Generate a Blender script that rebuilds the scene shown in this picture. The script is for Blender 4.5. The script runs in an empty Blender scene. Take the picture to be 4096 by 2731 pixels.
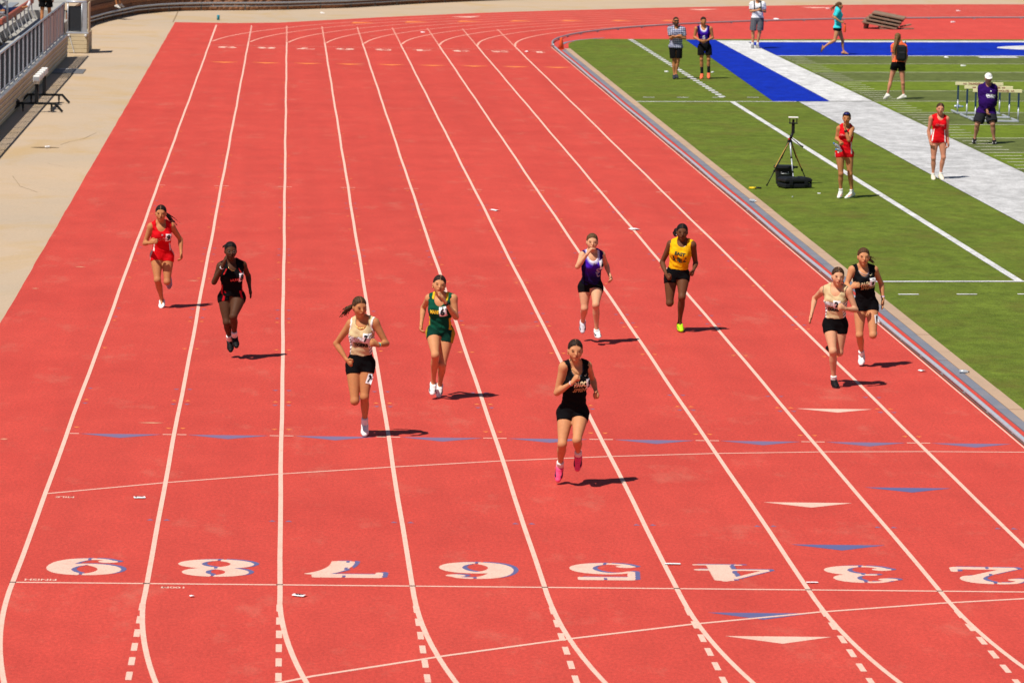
import bpy, bmesh, math, random
import numpy as np
from mathutils import Vector, Matrix
from mathutils.bvhtree import BVHTree

random.seed(7); RNG = np.random.default_rng(7)
scene = bpy.context.scene
COL = scene.collection
R = math.radians

# ------------------------------------------------------------------ camera, sky, sun, exposure
def cam_axes(yaw, pitch, roll):
    cy, sy, cp, sp = math.cos(yaw), math.sin(yaw), math.cos(pitch), math.sin(pitch)
    f = Vector((sy*cp, cy*cp, -sp)); r = Vector((cy, -sy, 0)); u = r.cross(f)
    c, s = math.cos(roll), math.sin(roll)
    return c*r+s*u, -s*r+c*u, f
CAM = Vector((2.441, -40.2345, 6.9171))
cr, cu, cf = cam_axes(.0519, .1148, .0184)
cam = bpy.data.cameras.new('camera'); camo = bpy.data.objects.new('camera', cam); COL.objects.link(camo)
camo.matrix_world = Matrix(((cr.x, cu.x, -cf.x, CAM.x), (cr.y, cu.y, -cf.y, CAM.y), (cr.z, cu.z, -cf.z, CAM.z), (0, 0, 0, 1)))
cam.sensor_width = 36.0; cam.lens = 17748.6/4096*36; cam.clip_start = 0.5; cam.clip_end = 6000
cam.dof.use_dof = True; cam.dof.focus_distance = 56; cam.dof.aperture_fstop = 6.3
scene.camera = camo

SUN_EL, SUN_AZ = R(58.0), R(224.0)          # azimuth clockwise from +Y
world = bpy.data.worlds.new('World'); scene.world = world; world.use_nodes = True
wn = world.node_tree; bg = wn.nodes['Background']
sky = wn.nodes.new('ShaderNodeTexSky'); sky.sky_type = 'NISHITA'; sky.sun_disc = False
sky.sun_elevation = SUN_EL; sky.sun_rotation = SUN_AZ; sky.altitude = 1400; sky.air_density = 1.0; sky.dust_density = .6
wn.links.new(sky.outputs['Color'], bg.inputs['Color']); bg.inputs['Strength'].default_value = 0.05
sl = bpy.data.lights.new('sun', 'SUN'); sl.energy = 4.6; sl.angle = R(.53); sl.color = (1, .94, .85)
so = bpy.data.objects.new('sun', sl); COL.objects.link(so); so.location = (-30, -30, 60)
so.rotation_euler = Vector((.44, .45, -1)).to_track_quat('-Z', 'Y').to_euler()
scene.view_settings.view_transform = 'Standard'; scene.view_settings.look = 'None'
scene.view_settings.exposure = 0.24; scene.view_settings.gamma = 1.0; scene.view_settings.use_curve_mapping = False

# ------------------------------------------------------------------ material helpers
MATS = {}
class NT:
    def __init__(s, name):
        s.m = bpy.data.materials.new(name); s.m.use_nodes = True; s.t = s.m.node_tree
        s.b = s.t.nodes['Principled BSDF']; s.n = s.t.nodes
        MATS[name] = s.m
    def link(s, a, b): s.t.links.new(a, b)
    def pos(s):
        return s.n.new('ShaderNodeNewGeometry').outputs['Position']
    def scale(s, v, xyz):
        m = s.n.new('ShaderNodeVectorMath'); m.operation = 'MULTIPLY'; s.link(v, m.inputs[0]); m.inputs[1].default_value = xyz; return m.outputs[0]
    def noise(s, v, sc, det=2.0, rough=.5, dist=0.0):
        n = s.n.new('ShaderNodeTexNoise'); n.inputs['Scale'].default_value = sc; n.inputs['Detail'].default_value = det
        n.inputs['Roughness'].default_value = rough; n.inputs['Distortion'].default_value = dist; s.link(v, n.inputs['Vector']); return n.outputs['Fac']
    def ramp(s, f, a, b, lo=0.0, hi=1.0):
        m = s.n.new('ShaderNodeMapRange'); s.link(f, m.inputs[0]); m.inputs[1].default_value = a; m.inputs[2].default_value = b
        m.inputs[3].default_value = lo; m.inputs[4].default_value = hi; return m.outputs[0]
    def mix(s, f, a, b, mode='MIX'):
        m = s.n.new('ShaderNodeMix'); m.data_type = 'RGBA'; m.blend_type = mode
        if isinstance(f, (int, float)): m.inputs[0].default_value = f
        else: s.link(f, m.inputs[0])
        for v, k in ((a, 6), (b, 7)):
            if isinstance(v, (tuple, list)): m.inputs[k].default_value = (*v[:3], 1)
            else: s.link(v, m.inputs[k])
        return m.outputs[2]
    def gray(s, f):
        c = s.n.new('ShaderNodeCombineColor'); [s.link(f, c.inputs[i]) for i in range(3)]; return c.outputs[0]
    def bump(s, h, strength, dist):
        b = s.n.new('ShaderNodeBump'); b.inputs['Strength'].default_value = strength; b.inputs['Distance'].default_value = dist
        s.link(h, b.inputs['Height']); s.link(b.outputs[0], s.b.inputs['Normal'])
    def out(s, col, rough=.8, spec=.3, metal=0.0):
        if isinstance(col, (tuple, list)): s.b.inputs['Base Color'].default_value = (*col[:3], 1)
        else: s.link(col, s.b.inputs['Base Color'])
        s.b.inputs['Roughness'].default_value = rough; s.b.inputs['Specular IOR Level'].default_value = spec; s.b.inputs['Metallic'].default_value = metal
        return s.m

def mat_rubber(name, a, b, dust=.10):
    t = NT(name); p = t.pos()
    big = t.ramp(t.noise(p, .35, 4, .6), .3, .7); c = t.mix(big, a, b)
    mid = t.ramp(t.noise(t.scale(p, (1, .35, 1)), 2.2, 3, .65), .3, .75, .93, 1.06); c = t.mix(1.0, c, t.gray(mid), 'MULTIPLY')
    m2 = t.noise(t.scale(p, (1, .45, 1)), 30, 3, .75); c = t.mix(1.0, c, t.gray(t.ramp(m2, .3, .7, .80, 1.18)), 'MULTIPLY')
    fine = t.noise(p, 95, 2, .7); c = t.mix(1.0, c, t.gray(t.ramp(fine, .25, .75, .66, 1.32)), 'MULTIPLY')
    lw = t.ramp(t.noise(t.scale(p, (1.6, .035, 1)), 1.0, 4, .6), .3, .7, .945, 1.045); c = t.mix(1.0, c, t.gray(lw), 'MULTIPLY')
    d = t.ramp(t.noise(t.scale(p, (1.4, .5, 1)), .9, 6, .72), .56, .8, 0, dust*2.2); c = t.mix(d, c, (.62, .36, .25))
    t.bump(fine, .35, .006)
    return t.out(c, .85, .25)
def mat_paint(name, col, under, wear=.5):
    t = NT(name); p = t.pos()
    f = t.noise(p, 42, 3, .8); g = t.noise(p, 3, 4, .7)
    w = t.ramp(f, .58-.10*wear, .74, 0, .75*wear); w2 = t.ramp(g, .5, .8, 0, .35*wear)
    c = t.mix(w, col, under); c = t.mix(w2, c, under)
    t.bump(f, .2, .003)
    return t.out(c, .8, .25)
def mat_turf(name, a, b, brown=.0):
    t = NT(name); p = t.pos()
    c = t.mix(t.ramp(t.noise(p, .5, 5, .65), .3, .7), a, b)
    s = t.noise(t.scale(p, (1, .55, 1)), 3.2, 4, .75); c = t.mix(1.0, c, t.gray(t.ramp(s, .3, .72, .70, 1.24)), 'MULTIPLY')
    f = t.noise(t.scale(p, (1, .6, 1)), 42, 3, .8); c = t.mix(1.0, c, t.gray(t.ramp(f, .25, .75, .55, 1.45)), 'MULTIPLY')
    if brown: c = t.mix(t.ramp(t.noise(t.scale(p, (1, .6, 1)), .8, 5, .7), .48, .78, 0, brown), c, (.125, .105, .022))
    t.bump(f, .6, .02)
    return t.out(c, .9, .15)
def mat_concrete(name, a, b, stain=(.36, .25, .11), st=.5, sc=1.0):
    t = NT(name); p = t.pos()
    c = t.mix(t.ramp(t.noise(p, .18*sc, 5, .6), .3, .7), a, b)
    c = t.mix(t.ramp(t.noise(t.scale(p, (.5, .22, 1)), .8*sc, 5, .6, 1.5), .5, .72, 0, st), c, stain)
    c = t.mix(1.0, c, t.gray(t.ramp(t.noise(p, 30*sc, 3, .7), .25, .75, .88, 1.1)), 'MULTIPLY')
    t.bump(t.noise(p, 40*sc, 3, .6), .2, .004)
    return t.out(c, .85, .3)
def mat_plain(name, col, rough=.6, spec=.4, metal=0.0, var=.12, sc=8.0):
    t = NT(name); p = t.pos(); n = t.noise(p, sc, 4, .65)
    c = t.mix(1.0, col, t.gray(t.ramp(n, .25, .75, 1-var, 1+var)), 'MULTIPLY')
    return t.out(c, rough, spec, metal)
def mat_attr(name, rough, spec, grain=.08, sc=60, sss=0.0, weave=0.0):
    t = NT(name); a = t.n.new('ShaderNodeAttribute'); a.attribute_name = 'Col'; p = t.pos()
    n = t.noise(p, sc, 3, .6)
    c = t.mix(1.0, a.outputs['Color'], t.gray(t.ramp(n, .25, .75, 1-grain, 1+grain)), 'MULTIPLY')
    if weave: t.bump(t.noise(t.scale(p, (1, 1, .45)), 16, 3, .55, 1.2), weave, .02)
    if sss:
        t.b.inputs['Subsurface Weight'].default_value = sss; t.b.inputs['Subsurface Radius'].default_value = (.02, .008, .004); t.b.inputs['Subsurface Scale'].default_value = .4
    return t.out(c, rough, spec)

M_TRACK = mat_rubber('track_rubber', (.515, .053, .038), (.57, .065, .046))
M_DTRACK = mat_rubber('infield_rubber', (.56, .058, .045), (.60, .066, .050), .05)
UNDER = (.6, .075, .055)
M_LINE = mat_paint('line_paint', (.77, .515, .42), (.60, .17, .12), .9)
M_BLUE = mat_paint('blue_paint', (.175, .14, .26), (.40, .075, .09), .8)
M_NAVY = mat_paint('navy_paint', (.10, .115, .265), (.32, .08, .13), .6)
M_ORANGE = mat_paint('orange_paint', (.80, .24, .055), UNDER, .5)
M_FAINT = mat_paint('faint_paint', (.78, .40, .31), UNDER, .5)
M_BLACKMARK = mat_plain('black_mark', (.03, .025, .02), .8)
M_TURF = mat_turf('turf', (.100, .142, .014), (.136, .184, .021), .75)
M_TURFL = mat_turf('turf_light_band', (.125, .180, .013), (.145, .20, .018))
M_TURFD = mat_turf('turf_dull_band', (.105, .132, .034), (.118, .146, .040))
M_TWHITE = mat_turf('turf_white', (.58, .58, .59), (.66, .66, .66))
M_TGREY = mat_turf('turf_grey_white', (.45, .45, .46), (.56, .56, .57))
M_TLINE = mat_turf('turf_line', (.52, .52, .42), (.62, .61, .50))
M_TBLUE = mat_turf('turf_blue', (.000, .018, .33), (.002, .026, .42))
M_CONC = mat_concrete('apron_concrete', (.525, .39, .265), (.455, .36, .265), (.48, .32, .14), .7)
M_STRIP = mat_concrete('strip_concrete', (.50, .34, .23), (.43, .30, .21), (.30, .22, .16), .4, 3)
M_DRAIN = mat_concrete('drain_cover', (.165, .175, .225), (.20, .21, .255), (.36, .28, .24), .35, 4)
M_ALU = mat_plain('aluminium', (.50, .53, .60), .4, .5, .25)
M_STEEL = mat_plain('galvanised_steel', (.42, .44, .47), .4, .5, .4)
M_SKIRT = mat_concrete('ribbed_cladding', (.60, .49, .31), (.52, .43, .28), (.44, .33, .17), .5, 5)
M_BRICK = mat_concrete('split_face_block', (.37, .17, .082), (.29, .13, .066), (.24, .11, .055), .5, 6)
M_MORTAR = mat_plain('mortar', (.14, .075, .045), .9)
M_DARK = mat_plain('dark_metal', (.03, .034, .04), .5, .4)
M_DECK = mat_concrete('deck_concrete', (.42, .40, .36), (.36, .35, .33), (.28, .26, .24), .4, 3)
M_REDWOOD = mat_plain('red_plank_paint', (.36, .085, .05), .6, .3)
M_WHITEPIPE = mat_plain('white_pipe', (.66, .66, .67), .4, .5)
M_WOOD = mat_concrete('weathered_wood', (.27, .175, .115), (.21, .135, .09), (.36, .30, .26), .5, 9)
M_BLACK = mat_plain('black_paint', (.010, .011, .013), .5, .2)
M_BLACKP = mat_plain('black_plastic', (.010, .011, .013), .5, .25)
M_WHITE = mat_plain('white_vinyl', (.80, .79, .76), .5, .4, 0, .06)
M_CREAM = mat_plain('cream_board', (.80, .74, .45), .5, .4, 0, .05)
M_NAVYM = mat_plain('navy_post', (.008, .035, .10), .4, .4)
M_DKRED = mat_plain('dark_red_print', (.26, .035, .02), .6)
M_CONE = mat_plain('cone_orange', (.75, .10, .02), .5, .4)
M_YELLOW = mat_plain('yellow_strap', (.85, .60, .01), .5)
M_PAPER = mat_plain('paper', (.86, .86, .88), .7, .2, 0, .03)
M_INK = mat_plain('ink', (.015, .015, .018), .7, .2)
M_PLASTIC = mat_plain('clear_plastic', (.62, .68, .74), .15, .6)
M_PLASTIC.node_tree.nodes['Principled BSDF'].inputs['Transmission Weight'].default_value = .45
M_BLUECAP = mat_plain('blue_label', (.03, .20, .75), .4)
M_BOTTLE = mat_plain('orange_bottle', (.80, .09, .02), .4)
M_GRASS = mat_turf('bank_grass', (.09, .16, .02), (.14, .22, .03))
M_PLATE = mat_plain('steel_plate', (.17, .165, .17), .6, .4, .2, .25, 4)
M_SKIN = mat_attr('skin', .6, .14, .08, 40, .05)
M_WIRE = mat_plain('fence_wire', (.010, .011, .015), .6, .1)  # near-black colour stands in for the shaded side of galvanised mesh
M_CLOTH = mat_attr('cloth', .85, .06, .10, 130, 0, .5)
M_HAIR = mat_attr('hair', .62, .14, .45, 90)
M_SHOE = mat_attr('shoe', .6, .15, .06, 40)
M_GOLD = mat_plain('gold', (.75, .50, .16), .3, .5, .8)

# ------------------------------------------------------------------ mesh helpers
def link(name, me, parent=None, loc=None):
    o = bpy.data.objects.new(name, me); COL.objects.link(o)
    if parent is not None: o.parent = parent
    if loc is not None: o.location = loc
    return o
def raw(name, V, F, mat, parent=None, smooth=False, loc=None):
    me = bpy.data.meshes.new(name); me.from_pydata([tuple(v) for v in V], [], [tuple(f) for f in F])
    if mat: me.materials.append(mat)
    if smooth: me.polygons.foreach_set('use_smooth', [True]*len(me.polygons))
    me.update(); return link(name, me, parent, loc)
def npmesh(name, V, Q, mat, cols=None, parent=None, smooth=True):
    me = bpy.data.meshes.new(name); n, f = len(V), len(Q); k = Q.shape[1]
    me.vertices.add(n); me.vertices.foreach_set('co', np.asarray(V, np.float32).ravel())
    me.loops.add(f*k); me.loops.foreach_set('vertex_index', np.asarray(Q, np.int32).ravel())
    me.polygons.add(f); me.polygons.foreach_set('loop_start', np.arange(0, f*k, k, dtype=np.int32)); me.polygons.foreach_set('loop_total', np.full(f, k, np.int32))
    if smooth: me.polygons.foreach_set('use_smooth', np.ones(f, bool))
    me.materials.append(mat)
    if cols is not None:
        a = me.attributes.new('Col', 'FLOAT_COLOR', 'POINT'); c = np.ones((n, 4), np.float32); c[:, :3] = cols; a.data.foreach_set('color', c.ravel())
    me.update(calc_edges=True); return link(name, me, parent)
def tag(o, label=None, cat=None, group=None, kind=None):
    if label: o['label'] = label
    if cat: o['category'] = cat
    if group: o['group'] = group
    if kind: o['kind'] = kind
    return o
def empty(name, loc=(0, 0, 0), rz=0, label=None, cat=None, group=None):
    o = bpy.data.objects.new(name, None); COL.objects.link(o); o.location = loc; o.rotation_euler = (0, 0, rz); o.empty_display_size = .2
    return tag(o, label, cat, group)
class MB:
    def __init__(s): s.v = []; s.f = []
    def quad(s, a, b, c, d):
        n = len(s.v); s.v += [tuple(a), tuple(b), tuple(c), tuple(d)]; s.f.append((n, n+1, n+2, n+3)); return s
    def poly(s, pts):
        n = len(s.v); s.v += [tuple(p) for p in pts]; s.f.append(tuple(range(n, n+len(pts)))); return s
    def box(s, c, d, M=None, bev=0.0):
        c = Vector(c); M = M or Matrix.Identity(3); n = len(s.v); hx, hy, hz = d[0]/2, d[1]/2, d[2]/2
        if bev <= 0:
            for z in (-hz, hz):
                for x, y in ((-hx, -hy), (hx, -hy), (hx, hy), (-hx, hy)): s.v.append(tuple(c+M@Vector((x, y, z))))
            s.f += [tuple(n+i for i in q) for q in ((3, 2, 1, 0), (4, 5, 6, 7), (0, 1, 5, 4), (1, 2, 6, 5), (2, 3, 7, 6), (3, 0, 4, 7))]
        else:
            b = bev; rings = [(-hz, b), (-hz+b, 0), (hz-b, 0), (hz, b)]
            for z, i in rings:
                X, Y = hx-i, hy-i; k = b*.6
                for x, y in ((-X+k, -Y), (X-k, -Y), (X, -Y+k), (X, Y-k), (X-k, Y), (-X+k, Y), (-X, Y-k), (-X, -Y+k)): s.v.append(tuple(c+M@Vector((x, y, z))))
            s.f.append(tuple(n+i for i in range(7, -1, -1))); s.f.append(tuple(n+24+i for i in range(8)))
            for r in range(3):
                for i in range(8): j = (i+1) % 8; s.f.append((n+r*8+i, n+r*8+j, n+r*8+8+j, n+r*8+8+i))
        return s
    def tube(s, pts, r, seg=8, caps=True):
        pts = [Vector(p) for p in pts]; n0 = len(s.v); rr = r if isinstance(r, (list, tuple)) else [r]*len(pts)
        for i, p in enumerate(pts):
            d = (pts[min(i+1, len(pts)-1)]-pts[max(i-1, 0)]).normalized()
            u = d.cross(Vector((0, 0, 1)));  u = u.normalized() if u.length > 1e-3 else Vector((1, 0, 0)); w = d.cross(u).normalized()
            for k in range(seg):
                a = 2*math.pi*k/seg; s.v.append(tuple(p+rr[i]*(math.cos(a)*u+math.sin(a)*w)))
        for i in range(len(pts)-1):
            for k in range(seg):
                j = (k+1) % seg; a = n0+i*seg; s.f.append((a+k, a+k+seg, a+j+seg, a+j))
        if caps: s.f.append(tuple(n0+k for k in range(seg))); s.f.append(tuple(n0+(len(pts)-1)*seg+k for k in range(seg-1, -1, -1)))
        return s
    def lathe(s, c, prof, seg=14, M=None):
        c = Vector(c); M = M or Matrix.Identity(3); n0 = len(s.v)
        for r, z in prof:
            for k in range(seg): a = 2*math.pi*k/seg; s.v.append(tuple(c+M@Vector((r*math.cos(a), r*math.sin(a), z))))
        for i in range(len(prof)-1):
            for k in range(seg): j = (k+1) % seg; a = n0+i*seg; s.f.append((a+k, a+j, a+j+seg, a+k+seg))
        s.f.append(tuple(n0+k for k in range(seg-1, -1, -1))); s.f.append(tuple(n0+(len(prof)-1)*seg+k for k in range(seg)))
        return s
    def strip(s, L, Rr):
        for i in range(len(L)-1): s.quad(L[i], Rr[i], Rr[i+1], L[i+1])
        return s
    def build(s, name, mat, parent=None, smooth=False): return raw(name, s.v, s.f, mat, parent, smooth)
def rotz(a): return Matrix.Rotation(a, 3, 'Z')
_dg = None
def text2d(body, size=1.0, offset=0.0, extra=0):
    """flat filled text: vertices (x,y) centred on the origin, triangles"""
    cu_ = bpy.data.curves.new('t', 'FONT'); cu_.body = body; cu_.size = size; cu_.offset = offset; cu_.align_x = 'CENTER'; cu_.resolution_u = 3
    o = bpy.data.objects.new('t', cu_); COL.objects.link(o); dg = bpy.context.evaluated_depsgraph_get()
    me = bpy.data.meshes.new_from_object(o.evaluated_get(dg)); bm = bmesh.new(); bm.from_mesh(me)
    for _ in range(extra):
        bmesh.ops.triangulate(bm, faces=bm.faces[:]); bmesh.ops.subdivide_edges(bm, edges=[e for e in bm.edges if e.calc_length() > size*.22], cuts=1, use_grid_fill=False)
    bmesh.ops.triangulate(bm, faces=bm.faces[:])
    V = np.array([v.co[:2] for v in bm.verts]).reshape(-1, 2); bm.verts.index_update(); F = [[v.index for v in f.verts] for f in bm.faces]
    bm.free(); bpy.data.objects.remove(o); bpy.data.curves.remove(cu_); bpy.data.meshes.remove(me)
    c = (V.max(0)+V.min(0))/2
    return V-c, F

# ================================================================== SETTING
LW = 1.219
def sheet(name, pts, z, mat, parent=None, kind='structure'):
    o = raw(name, [(p[0], p[1], (p[2] if len(p) > 2 else 0)+z) for p in pts], [tuple(range(len(pts)))], mat, parent)
    if kind and parent is None: o['kind'] = kind
    return o
CX, CY, RC = 41.0, 102.0, 30.0
def lane_w(deg): return float(np.interp(deg, [0, 15, 35, 50, 62, 85], [1.219, 1.12, 1.03, 1.04, 1.17, 1.45]))
def bend(i, deg):                        # i = lane line index, 9 = kerb
    r = RC+(9-i)*lane_w(deg); a = R(deg); return (CX-r*math.cos(a), CY+r*math.sin(a))

sheet('ground', [(-1500, -200), (1500, -200), (1500, 3000), (-1500, 3000)], -.012, M_CONC)
edge = [(-1.47, 115.7), (.6, 115.75), (2.2, 116.7), (3.4, 118.6)] + [bend(-1.15, d) for d in range(27, 89, 3)]
jit = [(-1.47+random.uniform(-.004, .004)+.005*math.sin(y*1.1)*math.sin(y*.37), y) for y in np.arange(-30, 115.5, .6)]
track = sheet('track', jit+edge+[(41, 150), (60, 148), (60, -30), (11.3, -30)], 0, M_TRACK)
inner = [(11.30, 101.5), (11.45, 104.6), (11.8, 106.75), (12.44, 108.9), (14, 111.0)]
sheet('infield_rubber', [bend(9.02, d) for d in range(0, 90, 3)]+[(60, 132), (60, 101)], .004, M_DTRACK)

# --- painted markings: parts of the track
def line_mesh(name, pts, w, z, mat, parent=track):
    m = MB(); L = []; Q = []; P = [Vector((p[0], p[1])) for p in pts]
    for i, p in enumerate(P):
        d = (P[min(i+1, len(P)-1)]-P[max(i-1, 0)]).normalized(); n = Vector((-d.y, d.x))*w/2
        L.append((p.x-n.x, p.y-n.y, z)); Q.append((p.x+n.x, p.y+n.y, z))
    m.strip(Q, L); return m.build(name, mat, parent)
def wob(x, y, s): return x+.003*math.sin(y*.9+s*1.7)+.004*math.sin(y*.37+s)
for i in range(10):
    x = LW*i
    if i < 9:
        near = [(41-math.sqrt(max(0, (41-x)**2-(y+.5)**2)), y) for y in np.arange(-13, -.5, .5)]
        st = [(wob(x, y, i), y) for y in np.arange(-.5, 102.4, 2.0)]
        line_mesh('lane_line', near+st+[(x, 102.4)], .047, 0.00228+.0001*i, M_LINE)
        line_mesh('lane_line', [bend(i, d) for d in np.arange(0.6, 88, 1.5)], .065, 0.00175+.0001*i, M_FAINT)
        if i == 0: line_mesh('chute_line', [(x, 102.4), (x, 114)], .055, 0.00236, M_LINE)
        else:
            for y in np.arange(102.5, 113.9, .62): line_mesh('chute_line', [(x, y), (x, y+.40)], .05, 0.00220, M_LINE if i < 2 else M_FAINT)
            for y in np.arange(-1.40, -9, -.645): line_mesh('dashed_line', [(x, y), (x, y+.355)], .052, 0.00175, M_LINE)
    else:
        line_mesh('lane_line', [(10.925, y) for y in np.arange(-12, 103, 3)], .022, 0.00228, M_LINE)
line_mesh('finish_line', [(0, 0), (11, 0)], .05, 0.00160, M_LINE)
for i in range(9):
    line_mesh('line_crossing', [(LW*i-.03, 0), (LW*i+.03, 0)], .045, 0.00323, M_BLACKMARK)
line_mesh('start_line', [(0, 100), (11, 100)], .05, 0.00160, M_FAINT)
line_mesh('curved_start_line', [(.02, 5.43), (1.22, 6.29), (2.43, 7.01), (3.64, 7.62), (4.85, 8.18), (6.09, 8.63), (7.29, 8.96), (8.55, 9.19), (9.75, 9.31), (10.9, 9.35)], .042, 0.00152, M_LINE)
line_mesh('curved_start_line', [(.3, -7.2), (1.4, -5.9), (2.44, -4.7), (2.71, -4.40), (3.85, -3.43), (4.94, -2.60), (6.07, -1.84), (7.27, -1.17), (8.44, -.65), (9.3, -.35), (10.4, -.08)], .05, 0.00190, M_LINE)
def tri(name, x, y, w, d, mat, z=0.00137):      # base at y, tip towards -Y if d>0
    return raw(name, [(x-w/2, y, z), (x, y-d, z), (x+w/2, y, z)], [(0, 1, 2)], mat, track)
for i in range(9):
    tri('exchange_triangle', LW*(i+.5), 10.01, .93, .33, M_BLUE)
    tri('exchange_triangle', LW*(i+.5)+.02, 90.1, .85, .55, M_ORANGE)
    for s in ((-1, 1) if i else (1,)):
        line_mesh('tick_mark', [(LW*i+s*.03, 10.01), (LW*i+s*.135, 10.01)], .045, 0.00160, M_LINE)
        line_mesh('tick_mark', [(LW*i+s*.03, 45.15), (LW*i+s*.14, 45.15)], .06, 0.00160, M_FAINT)
for x, y, m_ in ((9.14, 12.96, M_LINE), (7.93, 5.36, M_LINE), (6.77, -2.40, M_LINE), (9.14, 6.49, M_NAVY), (7.91, 2.62, M_NAVY), (6.73, -1.24, M_NAVY)): tri('break_triangle', x, y, .93, .34, m_)
ROWS = [(94, 'o', 1), (80, 'o', 1), (72.5, 'b', 1), (66, 'o', -1), (60.2, 'o', 1), (53.2, 'o', 1), (50.9, 'b', 1), (49.8, 'b', -1), (47.3, 'o', -1), (44.7, 'o', 1), (41.6, 'b', 1), (40.45, 'b', -1), (38.8, 'o', -1), (36.3, 'o', 1),
        (32.5, 'b', 1), (31.4, 'b', -1), (30.2, 'o', -1), (27.6, 'o', 1), (23.25, 'b', 1), (22.1, 'b', -1), (21.6, 'o', -1), (18.4, 'o', 1), (14.13, 'b', 1), (12.98, 'o', -1), (12.72, 'b', 1), (10.58, 'o', 1), (3.72, 'b', -1)]
for y, c, d in ROWS:
    for i in range(9):
        m = MB()
        for s in ((-1, 1) if i else (1,)):
            if i == 0 and y < 9: continue
            xx = LW*i+s*.082; m.poly([(xx-.036, y, 0.00133), (xx, y-d*.085, 0.00133), (xx+.036, y, 0.00133)][::(1 if d > 0 else -1)])
        if m.v: m.build('marker_triangle', M_ORANGE if c == 'o' else M_BLUE, track)
def bx(i, d, off=0): return bend(i+off, d)
for k, d in enumerate((24, 27, 30, 33, 36, 39, 42)):
    a, b = bx(k+.1, d), bx(k+.9, d+.0); c = bx(k+.5, d-1.6); raw('bend_triangle', [(a[0], a[1], 0.00137), (c[0], c[1], 0.00137), (b[0], b[1], 0.00137)], [(0, 1, 2)], M_ORANGE, track)
for d in (34, 55, 64):
    a, b, c = bx(.1, d), bx(.9, d), bx(.5, d+2); raw('bend_triangle', [(a[0], a[1], 0.00137), (b[0], b[1], 0.00137), (c[0], c[1], 0.00137)], [(0, 1, 2)], M_LINE, track)

# lane numerals, drawn with a broad pen on a fine raster and merged into rows
def arc(cx, cy, rx, ry, a0, a1, n=60): return [(cx+rx*math.cos(R(a0+(a1-a0)*t/n)), cy+ry*math.sin(R(a0+(a1-a0)*t/n))) for t in range(n+1)]
def seg(a, b, n=30): return [(a[0]+(b[0]-a[0])*t/n, a[1]+(b[1]-a[1])*t/n) for t in range(n+1)]
PEN = (.155, .06); THIN = (.05, .055); DOT = (.13, .10)
N9 = [(PEN, arc(.5, .92, .32, .40, 0, 360)), (PEN, arc(.46, .78, .38, .70, 20, -95)), (THIN, arc(.42, .26, .22, .19, -70, -180)), (DOT, [(.22, .27)])]
DIG = {
 9: N9, 6: [(p, [(1-x, 1.40-y) for x, y in l]) for p, l in N9],
 8: [(PEN, arc(.5, 1.04, .28, .30, 0, 360)), (PEN, arc(.5, .38, .34, .32, 0, 360))],
 7: [(THIN, seg((.1, 1.33), (.9, 1.33))), ((.05, .13), seg((.12, 1.22), (.9, 1.22))), (PEN, arc(1.15, .05, .62, 1.15, 115, 178)), (THIN, seg((.09, 1.33), (.07, 1.0)))],
 5: [(THIN, seg((.22, 1.32), (.85, 1.32))), ((.04, .12), seg((.24, 1.24), (.86, 1.26))), (THIN, seg((.2, 1.32), (.16, .72))), (PEN, arc(.46, .45, .34, .40, 80, -90)), (THIN, arc(.46, .45, .36, .40, 140, 70)), (THIN, arc(.42, .28, .28, .22, -80, -170)), (DOT, [(.2, .27)])],
 4: [((.05, .05), seg((.68, 1.34), (.06, .5))), ((.05, .06), seg((.06, .46), (.96, .46))), (PEN, seg((.66, 1.28), (.66, .1))), ((.05, .04), seg((.38, .05), (.95, .05)))],
 3: [(PEN, arc(.5, 1.04, .27, .30, 100, -80)), (THIN, arc(.46, 1.10, .24, .24, 170, 90)), (DOT, [(.22, 1.12)]), (PEN, arc(.48, .40, .34, .34, 70, -90)), (THIN, arc(.45, .28, .28, .22, -80, -175)), (DOT, [(.2, .30)]), (THIN, seg((.36, .74), (.6, .74)))],
 2: [(PEN, arc(.5, 1.0, .30, .34, 110, -40)), (THIN, arc(.44, 1.06, .26, .28, 170, 90)), (DOT, [(.2, 1.05)]), ((.10, .06), seg((.72, .80), (.16, .14))), ((.05, .10), seg((.12, .13), (.9, .11))), (THIN, seg((.92, .1), (.94, .36)))],
 1: [(PEN, seg((.5, 1.3), (.5, .1))), (THIN, seg((.2, .06), (.8, .06))), (THIN, seg((.5, 1.32), (.25, 1.1)))]}
def raster(strokes, nx=110, ny=150):
    X, Y = np.meshgrid((np.arange(nx)+.5)/nx*1.24-.12, (np.arange(ny)+.5)/ny*1.64-.12); Mk = np.zeros_like(X, bool)
    for (rx, ry), pts in strokes:
        for x, y in pts: Mk |= ((X-x)/rx)**2+((Y-y)/ry)**2 < 1
    for gx in (.5,): Mk &= ~((np.abs(X-gx-.06*(Y-.7)) < .022) & ((Y > 1.2) | (Y < .16) | (np.abs(Y-.66) < .10))) if len(strokes) > 1 else Mk | True
    return X, Y, Mk
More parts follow.
